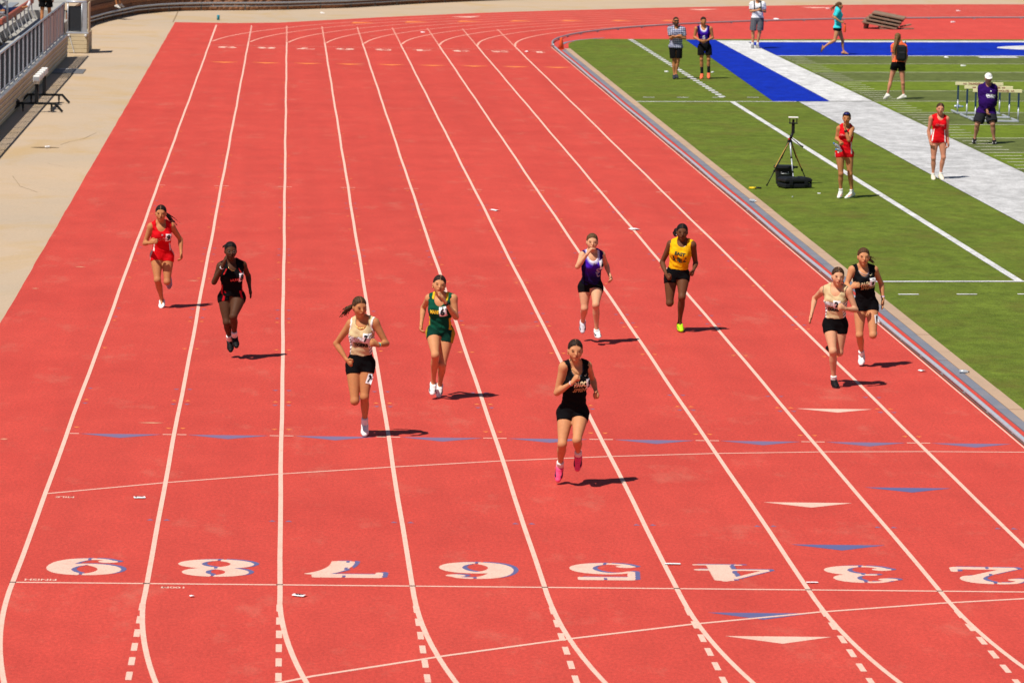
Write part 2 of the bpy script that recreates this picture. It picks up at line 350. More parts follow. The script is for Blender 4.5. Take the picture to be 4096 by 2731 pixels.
def numeral(d, xc, y0, w, h, shadow=True):
    X, Y, Mk = raster(DIG[d]); sx = X[0, 1]-X[0, 0]; sy = Y[1, 0]-Y[0, 0]
    fx = lambda u: xc-(u-.5)*w; fy = lambda v: y0+h-(v/1.4)*h
    def rows(name, M_, mat, z):
        m = MB()
        for j in range(M_.shape[0]):
            r = np.concatenate([[0], M_[j].astype(int), [0]]); dd = np.diff(r); st = np.where(dd == 1)[0]; en = np.where(dd == -1)[0]
            v0, v1 = Y[j, 0]-sy/2, Y[j, 0]+sy/2
            for a, b in zip(st, en):
                u0, u1 = X[0, 0]-sx/2+a*sx, X[0, 0]-sx/2+b*sx
                m.quad((fx(u1), fy(v1), z), (fx(u0), fy(v1), z), (fx(u0), fy(v0), z), (fx(u1), fy(v0), z))
        return m.build(name, mat, par)
    par = track
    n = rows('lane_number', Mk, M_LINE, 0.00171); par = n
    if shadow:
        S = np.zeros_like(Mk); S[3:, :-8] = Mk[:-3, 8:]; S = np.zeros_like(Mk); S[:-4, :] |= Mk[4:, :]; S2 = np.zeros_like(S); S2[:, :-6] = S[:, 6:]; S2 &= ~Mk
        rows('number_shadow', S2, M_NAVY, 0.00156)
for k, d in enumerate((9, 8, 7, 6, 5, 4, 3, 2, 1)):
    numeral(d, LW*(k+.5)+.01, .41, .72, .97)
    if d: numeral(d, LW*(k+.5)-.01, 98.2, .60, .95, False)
def ground_text(body, x0, x1, y, h, mat=M_LINE, parent=track, flip=True, z=0.00171, bold=.02, name='painted_word', zf=None):
    V, F = text2d(body, 1, bold); ext = V.max(0)-V.min(0); s = (x1-x0)/ext[0]; t = h/ext[1]; sg = -1 if flip else 1
    pts = [((x0+x1)/2+sg*v[0]*s, y+sg*v[1]*t) for v in V]
    return raw(name, [(p[0], p[1], z+(zf(p[0]) if zf else 0)) for p in pts], F, mat, parent)
ground_text('FINISH', .10, .39, .15, .10); ground_text('100M', 1.36, 1.57, -.20, .09); ground_text('MILE', .12, .31, 5.20, .10)

# --- infield: synthetic turf rising gently towards the crown
SL = .015
def tz(x): return SL*(x-11.4)
def tsheet(name, x0, x1, y0, y1, lift, mat, parent, nx=1):
    m = MB()
    for k in range(nx):
        a, b = x0+(x1-x0)*k/nx, x0+(x1-x0)*(k+1)/nx; m.quad((a, y0, tz(a)+lift), (b, y0, tz(b)+lift), (b, y1, tz(b)+lift), (a, y1, tz(a)+lift))
    return m.build(name, mat, parent)
m = MB(); ys = list(np.arange(-14, 102, .8))
Lp = [(11.43+random.uniform(-.015, .02), y) for y in ys]+[(11.47, 102), (11.62, 104.4), (11.98, 106.4), (12.55, 107.55)]
m.poly([(x, y, .010+tz(x)) for x, y in Lp][::-1]+[(11.43, -14, .01), (60, -14, .01+tz(60)), (60, 107.2, .01+tz(60))])
turf = m.build('turf', M_TURF); turf['kind'] = 'structure'
m = MB(); m.quad((60, 107.2, .01+tz(60)), (12.55, 107.55, .01+tz(12.5)), (12.55, 107.56, -.01), (60, 107.21, -.01)); m.build('turf_edge', M_TURF, turf)
yd = [96.43-4.53*k for k in range(0, 24)]
for k in range(22):
    tsheet('turf_band', 17.62, 60, yd[k+1], yd[k], .014, M_TURFD if k % 2 == 0 else M_TURFL, turf)
    if k: tsheet('yard_line', 17.62, 60, yd[k]-.05, yd[k]+.05, .019, M_TLINE, turf)
    for q in range(1, 5): y = yd[k]-4.53*q/5; tsheet('hash_mark', 17.72, 18.34, y-.05, y+.05, .019, M_TLINE, turf)
tsheet('end_zone', 17.62, 60, 96.6, 105.3, .015, M_TBLUE, turf); tsheet('goal_line', 17.6, 60, 96.40, 96.66, .021, M_TWHITE, turf)
tsheet('end_line', 16.7, 60, 105.3, 106.3, .019, M_TWHITE, turf)
for ll, mt in (([(16.66, 106.3), (16.56, 90), (16.47, 73.8)], M_TWHITE), ([(15.64, 73.6), (15.60, 51), (15.64, 30), (15.65, -14)], M_TGREY)):
    m = MB(); m.strip([(x, y, tz(x)+.022) for x, y in ll], [(17.58, y, tz(17.58)+.022) for x, y in ll]); m.build('sideline', mt, turf)
m = MB(); m.quad((15.0, 73.8, tz(15.0)+.017), (16.47, 73.8, tz(16.47)+.017), (16.66, 106.9, tz(16.66)+.017), (15.68, 106.9, tz(15.68)+.017)); m.build('sideline_border', M_TBLUE, turf)
tsheet('restraining_line', 13.86, 13.99, 28.3, 73.6, .016, M_TWHITE, turf)
tsheet('box_line', 11.45, 15.6, 73.6, 73.76, .017, M_TWHITE, turf); tsheet('box_line', 11.5, 15.6, 28.18, 28.34, .0175, M_TWHITE, turf)
for y in np.arange(75.6, 107.2, .915): tsheet('dash_mark', 13.78, 13.95, y, y+.5, .016, M_TWHITE, turf)
for x in (11.76, 12.65, 13.58, 14.5): tsheet('dash_mark', x, x+.31, 75.42, 75.54, .016, M_TWHITE, turf); tsheet('dash_mark', x, x+.31, 26.32, 26.43, .016, M_TWHITE, turf)
el = [(27.8+2.55*math.cos(a), 101.6+1.75*math.sin(a)) for a in np.linspace(0, 2*math.pi, 40, endpoint=False)]
raw('field_emblem', [(x, y, tz(x)+.021) for x, y in el], [tuple(range(40))], M_TWHITE, turf)
for x, y in ((23.75, 95.75), (25.4, 95.6), (25.95, 91.3)): tsheet('yard_numeral', x, x+1.2, y-.35, y+.35, .023, M_TWHITE, turf)

# --- kerb strip, drain and rail round the infield
def path(r_off, near=-13):
    """line parallel to the inner rail; r_off > 0 towards the infield, squeezed round the corner like the real one"""
    P = [(11.0+r_off, y) for y in np.arange(near, 101.01, 1.0)]
    return P
C1 = [(11.05, 102.5), (11.2, 104.2), (11.55, 106.0), (12.15, 107.7), (12.6, 108.4)]
def around(off, z):
    P = [(11.0+off, y, z) for y in np.arange(-13, 101.1, 1.0)]
    cn = [(11.02, 102.2), (11.12, 103.7), (11.42, 105.5), (12.0, 107.3), (12.9, 109.0)]
    for i, p in enumerate(cn):
        q = cn[min(i+1, 4)]; o = cn[max(i-1, 0)]; d = Vector((q[0]-o[0], q[1]-o[1])).normalized(); P.append((p[0]+d.y*off, p[1]-d.x*off, z))
    return P
mb = MB(); A, B = around(.285, .009), around(.465, .011)
border = empty('border_strip'); border['kind'] = 'structure'
for k in range(0, 114, 2):                                             # cast lengths with open joints
    m = MB(); a, b = A[k:k+3], B[k:k+3]; g = .02
    a = [(a[0][0], a[0][1]+g, a[0][2])]+a[1:]; b = [(b[0][0], b[0][1]+g, b[0][2])]+b[1:]
    zt = .012+random.uniform(0, .006)
    n = len(a); V = [(p[0], p[1], zt) for p in a]+[(p[0], p[1], zt) for p in b]+[(p[0], p[1], -.01) for p in a]+[(p[0], p[1], -.01) for p in b]
    F = [(i, n+i, n+i+1, i+1) for i in range(n-1)]+[(i+1, 2*n+i+1, 2*n+i, i) for i in range(n-1)]+[(0, 2*n, 3*n, n)]
    raw('kerb_stone', V, F, M_STRIP, border)
drain = empty('drain_channel'); drain['kind'] = 'structure'
A, B = around(.145, 0), around(.278, 0)
for k in range(len(A)-1):
    m = MB(); t_ = .012; z = .013+random.uniform(-.003, .003)
    a0, a1, b0, b1 = [Vector((p[0], p[1], z)) for p in (A[k], A[k+1], B[k], B[k+1])]
    if k < 113: a0.y += t_; b0.y += t_
    V = [a0, b0, b1, a1]; V += [v-Vector((0, 0, .03)) for v in V]
    raw('drain_cover', V, [(0, 1, 2, 3), (0, 4, 5, 1), (3, 2, 6, 7), (0, 3, 7, 4), (1, 5, 6, 2)], M_DRAIN, drain)
rail = empty('kerb_rail', (11, 40, 0), label='low silver pipe rail along the inside edge of lane one', cat='rail')
def child(mb, name, mat, root, smooth=False):          # world-space MB parented under a root that has an offset
    o = mb.build(name, mat, root, smooth); o.matrix_parent_inverse = Matrix.Translation(-Vector(root.location)) if root.rotation_euler.z == 0 else (Matrix.Translation(root.location)@Matrix.Rotation(root.rotation_euler.z, 4, 'Z')).inverted()
    return o
ry = [(11.0+.008*math.sin(y*.5), y, .031) for y in np.arange(-13, 102.1, 1.0)]
child(MB().tube(ry, .029, 8), 'pipe', M_ALU, rail, True)
child(MB().tube([(*bend(9, d), .062) for d in np.arange(0.3, 88, 2)], .030, 8), 'pipe', M_STEEL, rail, True)
for y in np.arange(-12, 102, 1.9):
    child(MB().box((11.0, y, .012), (.085, .03, .024)), 'bracket', M_STEEL, rail)
for d in np.arange(2, 80, 4.0): x, y = bend(9, d); child(MB().box((x, y, .018), (.08, .08, .036)), 'bracket', M_STEEL, rail)
child(MB().box((10.957, 45, .010), (.014, 116, .018)), 'edge_strip', mat_plain('rail_dark_edge', (.16, .09, .07), .9), rail)  # thin dark brown strip along the lane side of the pipe

# --- back wall of split-face blocks with its pipe rail and upper terrace
WP = [(-4.62, 104.0), (-4.60, 108.5), (-4.50, 112.0), (-4.15, 115.5), (-3.72, 118.6), (-3.25, 121.6), (-2.5, 123.9), (-1.7, 125.3), (-.6, 126.3), (.9, 127.0), (2.3, 128.0), (3.3, 129.2), (4.4, 130.4), (5.6, 132.5), (7.1, 135.3), (9.0, 138.2), (11, 140.9), (16, 146), (24, 152), (40, 158)]
wp = [Vector(p) for p in WP]
def resample(P, step):
    out = [P[0].copy()]; acc = 0.0
    for a, b in zip(P[:-1], P[1:]):
        d = (b-a).length; t = step-acc
        while t <= d: out.append(a+(b-a)*t/d); t += step
        acc = (acc+d) % step
    return out
wall = empty('block_wall', (-2, 124, 0), label='curved brown split-face block retaining wall behind the track', cat='wall')
def nrm(P, i):
    d = (P[min(i+1, len(P)-1)]-P[max(i-1, 0)]).normalized(); return Vector((-d.y, d.x))   # outward = away from track
WH = .78
core = [p+nrm(wp, i)*.05 for i, p in enumerate(wp)]; back = [p+nrm(wp, i)*.40 for i, p in enumerate(wp)]; capf = [p-nrm(wp, i)*.03 for i, p in enumerate(wp)]
m = MB(); m.strip([(p.x, p.y, WH) for p in core], [(p.x, p.y, -.02) for p in core]); child(m, 'wall_core', M_MORTAR, wall)
m = MB(); m.strip([(p.x, p.y, WH+.07) for p in back], [(p.x, p.y, WH+.07) for p in capf]); m.strip([(p.x, p.y, WH+.07) for p in capf], [(p.x, p.y, WH) for p in capf]); child(m, 'coping', M_CONC, wall)
variants = []
for v in range(4):
    nx, nz = 4, 3; V = []; F = []
    for j in range(nz+1):
        for i in range(nx+1):
            e_ = i in (0, nx) or j in (0, nz); V.append(((i/nx-.5)*.425, (0 if e_ else -random.uniform(.018, .05)), j/nz*.185+.005))
    for j in range(nz):
        for i in range(nx): a = j*(nx+1)+i; F.append((a, a+1, a+nx+2, a+nx+1))
    n0 = len(V); V += [(x, .08, z) for x, z in ((-.2125, .005), (.2125, .005), (.2125, .19), (-.2125, .19))]
    F += [(nx, 0, n0, n0+1), (nz*(nx+1), nz*(nx+1)+nx, n0+2, n0+3), (0, nz*(nx+1), n0+3, n0), (nz*(nx+1)+nx, nx, n0+1, n0+2)]
    me = bpy.data.meshes.new('block'); me.from_pydata(V, [], F); me.materials.append(M_BRICK); variants.append(me)
cnt = 0
for row in range(4):
    P = resample(wp, .435); sh = (row % 2)*.5
    for i in range(len(P)-2):
        p = P[i].lerp(P[i+1], sh)
        if p.x > 13 or cnt > 292 or (row == 3 and p.x > -1.5) or (row == 2 and p.x > 4.5): continue
        n = nrm(P, i); o = link('block', variants[random.randrange(4)], wall); q = p
        o.matrix_parent_inverse = Matrix.Translation(-Vector(wall.location)); o.location = (q.x-n.x*.004*random.uniform(-1, 1), q.y, row*.195)
        o.rotation_euler = (0, 0, math.atan2(n.y, n.x)-math.pi/2); cnt += 1
terr = [(p.x, p.y, WH+.05) for p in back]
m = MB(); m.poly(terr+[(40, 175, WH+.05), (-60, 175, WH+.05), (-60, 104, WH+.05)]); tr = m.build('terrace', M_DECK); tr['kind'] = 'structure'
gr = sheet('grass_bank', [(-60, 123, .9), (-6.1, 123, .9), (-5.4, 128, .9), (4, 140, .95), (40, 166, 1.0), (40, 300, 12), (-60, 300, 12)], 0, M_GRASS)
M_RAILPOST = mat_plain('rail_post', (.10, .085, .075), .6)
prail = empty('wall_rail', (-2, 123, 0), label='grey double pipe rail running low along the block wall', cat='rail')
for zz, r_ in ((.27, .036), (.15, .024)):
    child(MB().tube([(p.x-nrm(wp, i).x*.22, p.y-nrm(wp, i).y*.22, zz) for i, p in enumerate(wp) if i < 18], r_, 8), 'pipe', M_STEEL, prail, True)
RP = resample(wp, 1.9)
for i in range(2, 21): n = nrm(RP, i); child(MB().tube([(RP[i].x-n.x*.22, RP[i].y-n.y*.22, 0), (RP[i].x-n.x*.22, RP[i].y-n.y*.22, .30)], .026, 6), 'post', M_RAILPOST, prail)

# --- bleacher front on the left: ribbed skirt, chain-link guard, walkway, benches
bl = empty('bleacher', (-4.1, 75, 0), label='grandstand front with ribbed tan skirt, chain-link guard and walkway', cat='bleacher')
for k in range(18):
    y0, y1 = 33+k*3.26, 33+(k+1)*3.26-.02
    for j in range(5):
        child(MB().box((-4.06, (y0+y1)/2, .062+j*.124), (.05, y1-y0, .119), None, .010), 'skirt_plank', M_SKIRT, bl)
    for j in range(4): child(MB().box((-4.028, (y0+y1)/2, .124+j*.124), (.018, y1-y0, .022)), 'rib', M_STEEL, bl)  # steel-grey rib strips paint in the bluish highlights along the plank edges
child(MB().box((-4.11, 62, .30), (.03, 59, .60)), 'skirt_backing', M_STEEL, bl)
child(MB().box((-5.25, 97.9, .28), (1.28, 12.2, .56)), 'end_walkway', M_DECK, bl)
child(MB().box((-20, 104.05, .40), (30.6, .1, .85)), 'end_wall', M_DECK, bl)
child(MB().box((-4.07, 62, .635), (.10, 59, .03)), 'skirt_cap', M_STEEL, bl)
child(MB().box((-4.87, 62, .57), (1.46, 59, .05)), 'walkway', M_DECK, bl)
child(MB().tube([(-4.15, 33, 1.575), (-4.15, 91.7, 1.575)], .028, 8), 'top_rail', M_ALU, bl, True)
child(MB().tube([(-4.15, 33, .70), (-4.15, 91.7, .70)], .02, 6), 'bottom_rail', M_STEEL, bl, True)
for k in range(33):
    y = 33.4+k*1.80
    child(MB().box((-4.15, y, 1.10), (.072, .05, .96)), 'post', M_ALU, bl)
m = MB()
def wire(a, b, r=.0035):
    a, b = Vector(a), Vector(b); d = (b-a).normalized(); u = d.cross(Vector((1, 0, 0))).normalized()*r; w = Vector((1, 0, 0))*r; n = len(m.v)
    for p in (a, b): m.v.extend([tuple(p+u), tuple(p-u*.5+w*.87), tuple(p-u*.5-w*.87)])
    m.f.extend([(n, n+1, n+4, n+3), (n+1, n+2, n+5, n+4), (n+2, n, n+3, n+5)])
for y in np.arange(45.0, 91.5, .055):
    wire((-4.15, y, .66), (-4.15, y+.9, 1.56), .003); wire((-4.155, y+.9, .66), (-4.155, y, 1.56), .003)
o = child(m, 'chain_link', M_WIRE, bl); o['kind'] = 'stuff'
M_ROSE = mat_plain('slat_rose', (.30, .20, .19), .5, .4)
for k in range(30):                                   # vertical privacy slats woven in the far end of the mesh
    y = 80.6+k*.36; child(MB().box((-4.14, y, 1.10), (.012, .17, .86)), 'privacy_slat', M_ROSE if k % 3 else M_STEEL, bl)
for y0, y1 in ((60, 87.0), (88.2, 104)):              # bench planks on curved white legs
    child(MB().box((-5.78, (y0+y1)/2, 1.14), (.10, y1-y0, .17), None, .02), 'bench_plank', M_REDWOOD, bl)
    for y in np.arange(y0+.6, y1, 2.0):
        child(MB().tube([(-5.60, y, .60), (-5.66, y, .66), (-5.72, y, .85), (-5.74, y, 1.12)], .021, 6), 'bench_leg', M_WHITEPIPE, bl, True)
for k in range(6):
    x = -6.25-k*.75; child(MB().box((x, 74, .62+k*.32), (.75, 62, .34)), 'step', M_DECK, bl)
    child(MB().box((x-.1, 74, 1.05+k*.32), (.28, 60, .05)), 'seat', M_STEEL, bl)
    for y in np.arange(46, 104, 2.4): child(MB().box((x-.1, y, .90+k*.32), (.05, .05, .28)), 'seat_leg', M_STEEL, bl)
hr = empty('handrail', (-5.55, 85, .6), label='white bent pipe handrail standing on the bleacher walkway', cat='handrail')
child(MB().tube([(-5.62, 88.6, .6), (-5.62, 88.6, 1.55), (-5.66, 88.5, 1.72), (-5.85, 88.3, 1.85), (-6.6, 87.6, 2.15), (-8.0, 86.5, 2.7)], .035, 8), 'pipe', M_WHITEPIPE, hr, True)
child(MB().tube([(-5.62, 88.6, 1.30), (-6.6, 87.8, 1.68), (-8.0, 86.6, 2.2)], .028, 8), 'pipe', M_WHITEPIPE, hr, True)
gate = empty('gate_enclosure', (-3.85, 94.5, 0), label='grey framed stair gate with dark mesh at the end of the bleacher', cat='gate')
for j in range(5):
    child(MB().box((-3.845, 93.86, .062+j*.118), (.57, .05, .114), None, .009), 'skirt_plank', M_SKIRT, gate)
    child(MB().box((-3.545, 95.1, .062+j*.118), (.05, 2.45, .114), None, .009), 'skirt_plank', M_SKIRT, gate)
child(MB().box((-3.85, 95.1, .29), (.52, 2.4, .58)), 'skirt_backing', M_STEEL, gate)
child(MB().box((-3.85, 93.88, .60), (.66, .10, .035)), 'sill', M_ALU, gate); child(MB().box((-3.85, 95.1, .60), (.60, 2.4, .03)), 'landing', M_DECK, gate)
child(MB().box((-3.63, 93.9, 1.06), (.13, .10, .90)), 'gate_post', M_STEEL, gate); child(MB().box((-3.53, 94.5, 1.06), (.03, 1.25, .88)), 'side_panel', M_SKIRT, gate)
child(MB().tube([(-4.20, 93.9, 1.53), (-3.58, 93.9, 1.53)], .035, 8), 'top_rail', M_ALU, gate, True)
child(MB().box((-3.93, 93.95, 1.02), (.44, .02, .76)), 'mesh_panel', M_DARK, gate)
for x in (-4.14, -3.72): child(MB().tube([(x, 93.9, .6), (x, 93.9, 1.52)], .018, 6), 'gate_frame', M_STEEL, gate, True)
for x in np.arange(-4.10, -3.74, .045): child(MB().tube([(x, 93.93, .66), (x, 93.93, 1.40)], .003, 4), 'mesh_wire', M_WIRE, gate)
for x, y in ((-4.10, 93.82), (-3.6, 93.82)): child(MB().lathe((x, y, .52), [(.0, .045), (.035, .03), (.04, 0), (.03, -.03), (0, -.04)], 10), 'hinge_cap', M_WHITEPIPE, gate, True)
child(MB().tube([(-4.1, 93.82, .50), (-4.05, 93.80, .40), (-4.0, 93.80, .22), (-3.95, 93.80, .05), (-3.94, 93.75, .01)], .012, 6), 'chain', M_WHITEPIPE, gate, True)
sp = empty('sign_pole', (-6.0, 112, .8), label='pair of grey posts with a yellow streamer beside the terrace', cat='post')
child(MB().tube([(-5.82, 110.2, .8), (-5.82, 110.2, 3.2)], .05, 8), 'post', M_STEEL, sp, True); child(MB().tube([(-5.68, 110.6, .8), (-5.68, 110.6, 3.2)], .028, 8), 'post', M_WHITEPIPE, sp, True)
child(MB().box((-5.76, 110.1, 1.42), (.06, .03, .42), Matrix.Rotation(.12, 3, 'Y')), 'streamer', M_YELLOW, sp)

# expansion joint and cracks in the apron
def crack(pts, w, name='concrete_crack'):
    m = MB(); 
    for a, b in zip(pts[:-1], pts[1:]): m.quad((a[0]-w, a[1], -.0085), (a[0]+w, a[1], -.0085), (b[0]+w, b[1], -.0085), (b[0]-w, b[1], -.0085))
    return m.build(name, M_CRACK, bpy.data.objects['ground'])
M_CRACK = mat_plain('crack_dirt', (.24, .16, .09), .9)
crack([(-1.55, 115.9), (-1.57, 121), (-1.6, 125)], .02, 'expansion_joint')
crack([(-1.8, 59.5), (-2.0, 57.5), (-2.25, 56.6), (-2.4, 55.6)], .005); crack([(-2.9, 47), (-2.6, 44.5), (-2.2, 43.2)], .004); crack([(-2.4, 50.3), (-2.05, 49.6), (-1.75, 49.3)], .004)
for k in range(7):
    x = random.uniform(-1.3, -.25)+random.choice((0, 1.6)); y = random.uniform(5.5, 33); l = random.uniform(.05, .16)
    raw('scuff_mark', [(x-l, y, .0018), (x+l*.2, y-.05, .0018), (x+l, y+.02, .0018), (x, y+.06, .0018)], [(0, 1, 2, 3)], M_SCUFF if k else (globals().__setitem__('M_SCUFF', mat_paint('scuff', (.62, .30, .18), UNDER, .9)) or M_SCUFF), track)

# ================================================================== OBJECTS
# hurdles: three in a row on the field
def copy_tree(o, parent=None):
    c = o.copy(); COL.objects.link(c)
    if parent is not None: c.parent = parent
    for ch in list(o.children): copy_tree(ch, c)
    return c
def hurdle():
    h = empty('hurdle', (0, 0, 0))
    MB().box((0, 0, .755), (1.19, .022, .078), None, .006).build('crossbar', M_CREAM, h)
    V, F = text2d('THUNDERWOLVES', 1, .03); s = .56/(V.max(0)-V.min(0))[0]
    raw('lettering', [(v[0]*s, -.0125, .755+v[1]*s*1.15) for v in V], F, M_DKRED, h)
    for x in (-.36, .36):
        V, F = text2d('hill', 1, .03); s = .075/(V.max(0)-V.min(0))[0]; raw('lettering', [(x+v[0]*s, -.0125, .755+v[1]*s*.8) for v in V], F, M_DKRED, h)
    for x in (-.52, .52):
        MB().box((x, .02, .52), (.042, .03, .40), None, .006).build('post', M_NAVYM, h)
        MB().tube([(x, .02, .03), (x, .02, .36)], .018, 8).build('lower_post', M_ALU, h, True)
        MB().box((x, .50, .030), (.045, 1.0, .045), None, .008).build('foot', M_ALU, h)
    MB().box((0, .02, .030), (1.04, .05, .05), None, .008).build('base_bar', M_ALU, h)
    return h
h0 = hurdle()
for k, (x, y, lab) in enumerate(((19.53, 68.6, 'rearmost of three cream hurdles, its THUNDERWOLVES board standing highest'), (19.52, 67.05, 'middle of three cream hurdles with navy posts on the football field'), (19.52, 65.7, 'front hurdle of three, cream board directly behind the man in purple'))):
    h = h0 if k == 0 else copy_tree(h0); h.location = (x, y, tz(x)+.012); tag(h, lab, 'hurdle', 'hurdles lined up on the field')

# timing camera on its tripod
tp = empty('camera_tripod', (12.40, 47.0, tz(12.4)+.012), label='black and silver tripod carrying a timing camera on the turf', cat='tripod')
feet = [(-.46, -.25), (.06, -.42), (.42, .35)]
for k, (x, y) in enumerate(feet):
    a = Vector((.0, 0, .86)); b = Vector((x, y, .01)); L_ = [a.lerp(b, t) for t in (0, .36, .37, .68, .69, 1)]
    lg = MB().tube([a+Vector((x, y, 0))*.06, L_[1]], .017, 8).build('leg', M_ALU if k == 1 else M_BLACKP, tp, True)
    MB().tube([L_[1], L_[3]], .013, 8).build('leg_section', M_ALU if k == 1 else M_BLACKP, lg, True); MB().tube([L_[3], L_[5]], .010, 8).build('leg_section', M_ALU if k == 1 else M_BLACKP, lg, True)
    for q in (1, 3): MB().lathe(L_[q], [(.021, -.018), (.021, .018)], 8).build('leg_clamp', M_BLACK, lg)
    MB().lathe(b, [(.018, -.008), (.016, .02)], 8).build('foot', M_BLACK, lg)
MB().tube([(-.03, -.03, .84), (-.30, -.16, .36)], .008, 6).build('strap', mat_plain('tan_strap', (.55, .33, .08), .7), tp)
MB().tube([(.03, .0, .84), (.26, .16, .34)], .007, 6).build('strap', MATS['tan_strap'], tp)
MB().lathe((0, 0, .80), [(.035, 0), (.05, .03), (.05, .08), (.03, .11)], 10).build('collar', M_BLACK, tp)
MB().tube([(0, 0, .9), (.03, 0, .97), (.05, 0, 1.03)], .028, 8).build('pan_head', M_BLACK, tp, True)
MB().tube([(.04, 0, .93), (.20, -.06, .80), (.26, -.08, .76)], [.008, .012, .016], 8).build('pan_handle', M_BLACK, tp, True)
MB().lathe((-.02, -.05, .92), [(.018, -.015), (.018, .015)], 8).build('red_knob', mat_plain('red_knob', (.6, .03, .02), .4), tp)
MB().box((.06, 0, 1.12), (.06, .06, .20), None, .01).build('column', M_BLACKP, tp)
MB().box((.06, 0, 1.225), (.17, .10, .02), None, .005).build('mount_plate', M_BLACKP, tp)
for x in (-.01, .13): MB().tube([(x, 0, 1.23), (x, 0, 1.33)], .009, 6).build('bracket', M_BLACKP, tp)
MB().box((.06, 0, 1.265), (.04, .06, .07), None, .006).build('sensor', M_BLACK, tp)
MB().box((.06, 0, 1.34), (.19, .13, .025), None, .008).build('top_plate', M_WHITE, tp)
# black lidded bin and black equipment case
bn = empty('storage_bin', (12.33, 47.25, tz(12.3)+.012), label='black plastic lidded tub standing under the tripod', cat='storage bin')
mb = MB(); prof = [(.145, 0), (.155, .02), (.175, .30), (.185, .31), (.185, .325)]
def rrect(c, prof, ax, ay, seg=20):
    m = MB(); n0 = 0
    for r, z in prof:
        for k in range(seg):
            a = 2*math.pi*k/seg; cx_, sy_ = math.cos(a), math.sin(a); p = 4.5
            q = (abs(cx_)**p+abs(sy_)**p)**(-1/p); m.v.append((c[0]+ax*r*q*cx_, c[1]+ay*r*q*sy_, c[2]+z))
    for i in range(len(prof)-1):
        for k in range(seg): j = (k+1) % seg; a = i*seg; m.f.append((a+k, a+j, a+j+seg, a+k+seg))
    m.f.append(tuple(range(seg-1, -1, -1))); m.f.append(tuple((len(prof)-1)*seg+k for k in range(seg))); return m
rrect((0, 0, 0), prof, 1.0, .8).build('tub', M_BLACKP, bn, False)
rrect((0, 0, .318), [(.20, 0), (.205, .012), (.20, .045), (.17, .058)], 1.0, .85).build('lid', M_BLACKP, bn)
MB().tube([(-.07, -.15, .25), (-.075, -.18, .22), (.075, -.18, .22), (.07, -.15, .25)], .008, 6).build('handle', M_STEEL, bn, True)
MB().box((.21, -.02, .34), (.12, .06, .04), None, .01).build('latch', M_BLACKP, bn)
cs = empty('equipment_case', (12.44, 46.35, tz(12.4)+.012), .30, label='black hard equipment case lying flat in front of the tub', cat='case')
MB().box((0, 0, .052), (.58, .40, .10), None, .025).build('lower_shell', M_BLACKP, cs)
MB().box((0, 0, .157), (.59, .41, .095), None, .03).build('upper_shell', M_BLACKP, cs)
for x in (-.18, 0, .18): MB().box((x, 0, .205), (.09, .37, .016), None, .006).build('rib', M_BLACKP, cs)
for y in (-.12, .12): MB().box((.298, y, .10), (.02, .06, .10), None, .006).build('latch', M_BLACK, cs)
for x in (-.16, .16): MB().box((x, -.207, .105), (.07, .02, .09), None, .006).build('latch', M_BLACK, cs)
st = empty('cable_coil', (11.585, 46.05, tz(11.6)+.014), label='coiled yellow strap with black clip lying on the turf', cat='strap')
MB().tube([(.06*math.cos(a)*(1+.1*math.sin(3*a)), .09*math.sin(a), .012+.006*(k//12)) for k, a in enumerate(np.linspace(0, 12.5, 40))], .012, 6).build('coil', M_YELLOW, st, True)
MB().tube([(.05, .02, .02), (.10, .03, .022), (.17, .0, .018)], [.012, .018, .014], 8).build('clip', M_BLACKP, st, True)
# stack of weathered wooden platforms on the far infield
pl = empty('pallet_stack', (23.9, 119.6, .02), 0, label='stack of weathered wooden platforms on the red infield by the far bend', cat='wooden pallets')
pl.rotation_euler = (R(2), R(10), R(-12))
for k in range(4):
    z = .10+k*.115; x0 = .07*k-.05; y0 = .16*k
    for j in range(5): MB().box((x0+random.uniform(-.02, .02), y0-.46+j*.23, z+.035), (1.28-.04*k, .215, .045), rotz(random.uniform(-.01, .01))).build('board', M_WOOD, pl)
    for x in (-.55, 0, .52): MB().box((x0+x, y0+.03, z-.018), (.07, 1.0, .055)).build('bearer', M_WOOD, pl)
MB().box((.84, .10, .26), (.42, .10, .035), rotz(.5)@Matrix.Rotation(-.35, 3, 'Y')).build('loose_board', M_WOOD, pl); MB().box((.92, -.05, .17), (.50, .10, .035), rotz(.25)@Matrix.Rotation(-.22, 3, 'Y')).build('loose_board', M_WOOD, pl)
MB().box((.15, -.50, .045), (.35, .14, .05), rotz(.2)).build('loose_board', M_WOOD, pl); MB().box((-.55, .1, -.02), (.12, .9, .16)).build('support_block', M_WOOD, pl)
# blocking sled with white pads
sd = empty('padded_cart', (-3.5, 67.0, 0), label='black wheeled cart with a row of white blocks beside the bleacher', cat='cart')
for y in (-.65, 2.75):
    MB().box((0, y, .20), (.88, .06, .055), None, .008).build('base_bar', M_BLACK, sd)
    for s in (-1, 1):
        MB().tube([(s*.42, y, .20), (s*.60, y-.05, .01)], .030, 4).build('splayed_foot', M_BLACK, sd)
        w = MB().box((s*.34, y, .125), (.05, .06, .10)).build('caster', M_BLACK, sd)
        MB().lathe((s*.34-.015, y-.02, .06), [(.058, 0), (.058, .03)], 12, Matrix.Rotation(R(90), 3, 'Y')).build('wheel', M_BLACKP, w)
for y in (-.62, 2.72): MB().box((-.02, y, .49), (.085, .085, .55), None, .008).build('post', M_BLACK, sd)
MB().box((-.02, 1.05, .765), (.07, 3.5, .05)).build('beam', M_BLACK, sd)
for k in range(5):
    y = -.66+k*.86; MB().box((-.02, y, .79), (.155, .30, .15), None, .012).build('block', M_WHITE, sd); MB().box((-.02, y-.16, .79), (.14, .012, .09)).build('block_face', M_STEEL, sd)
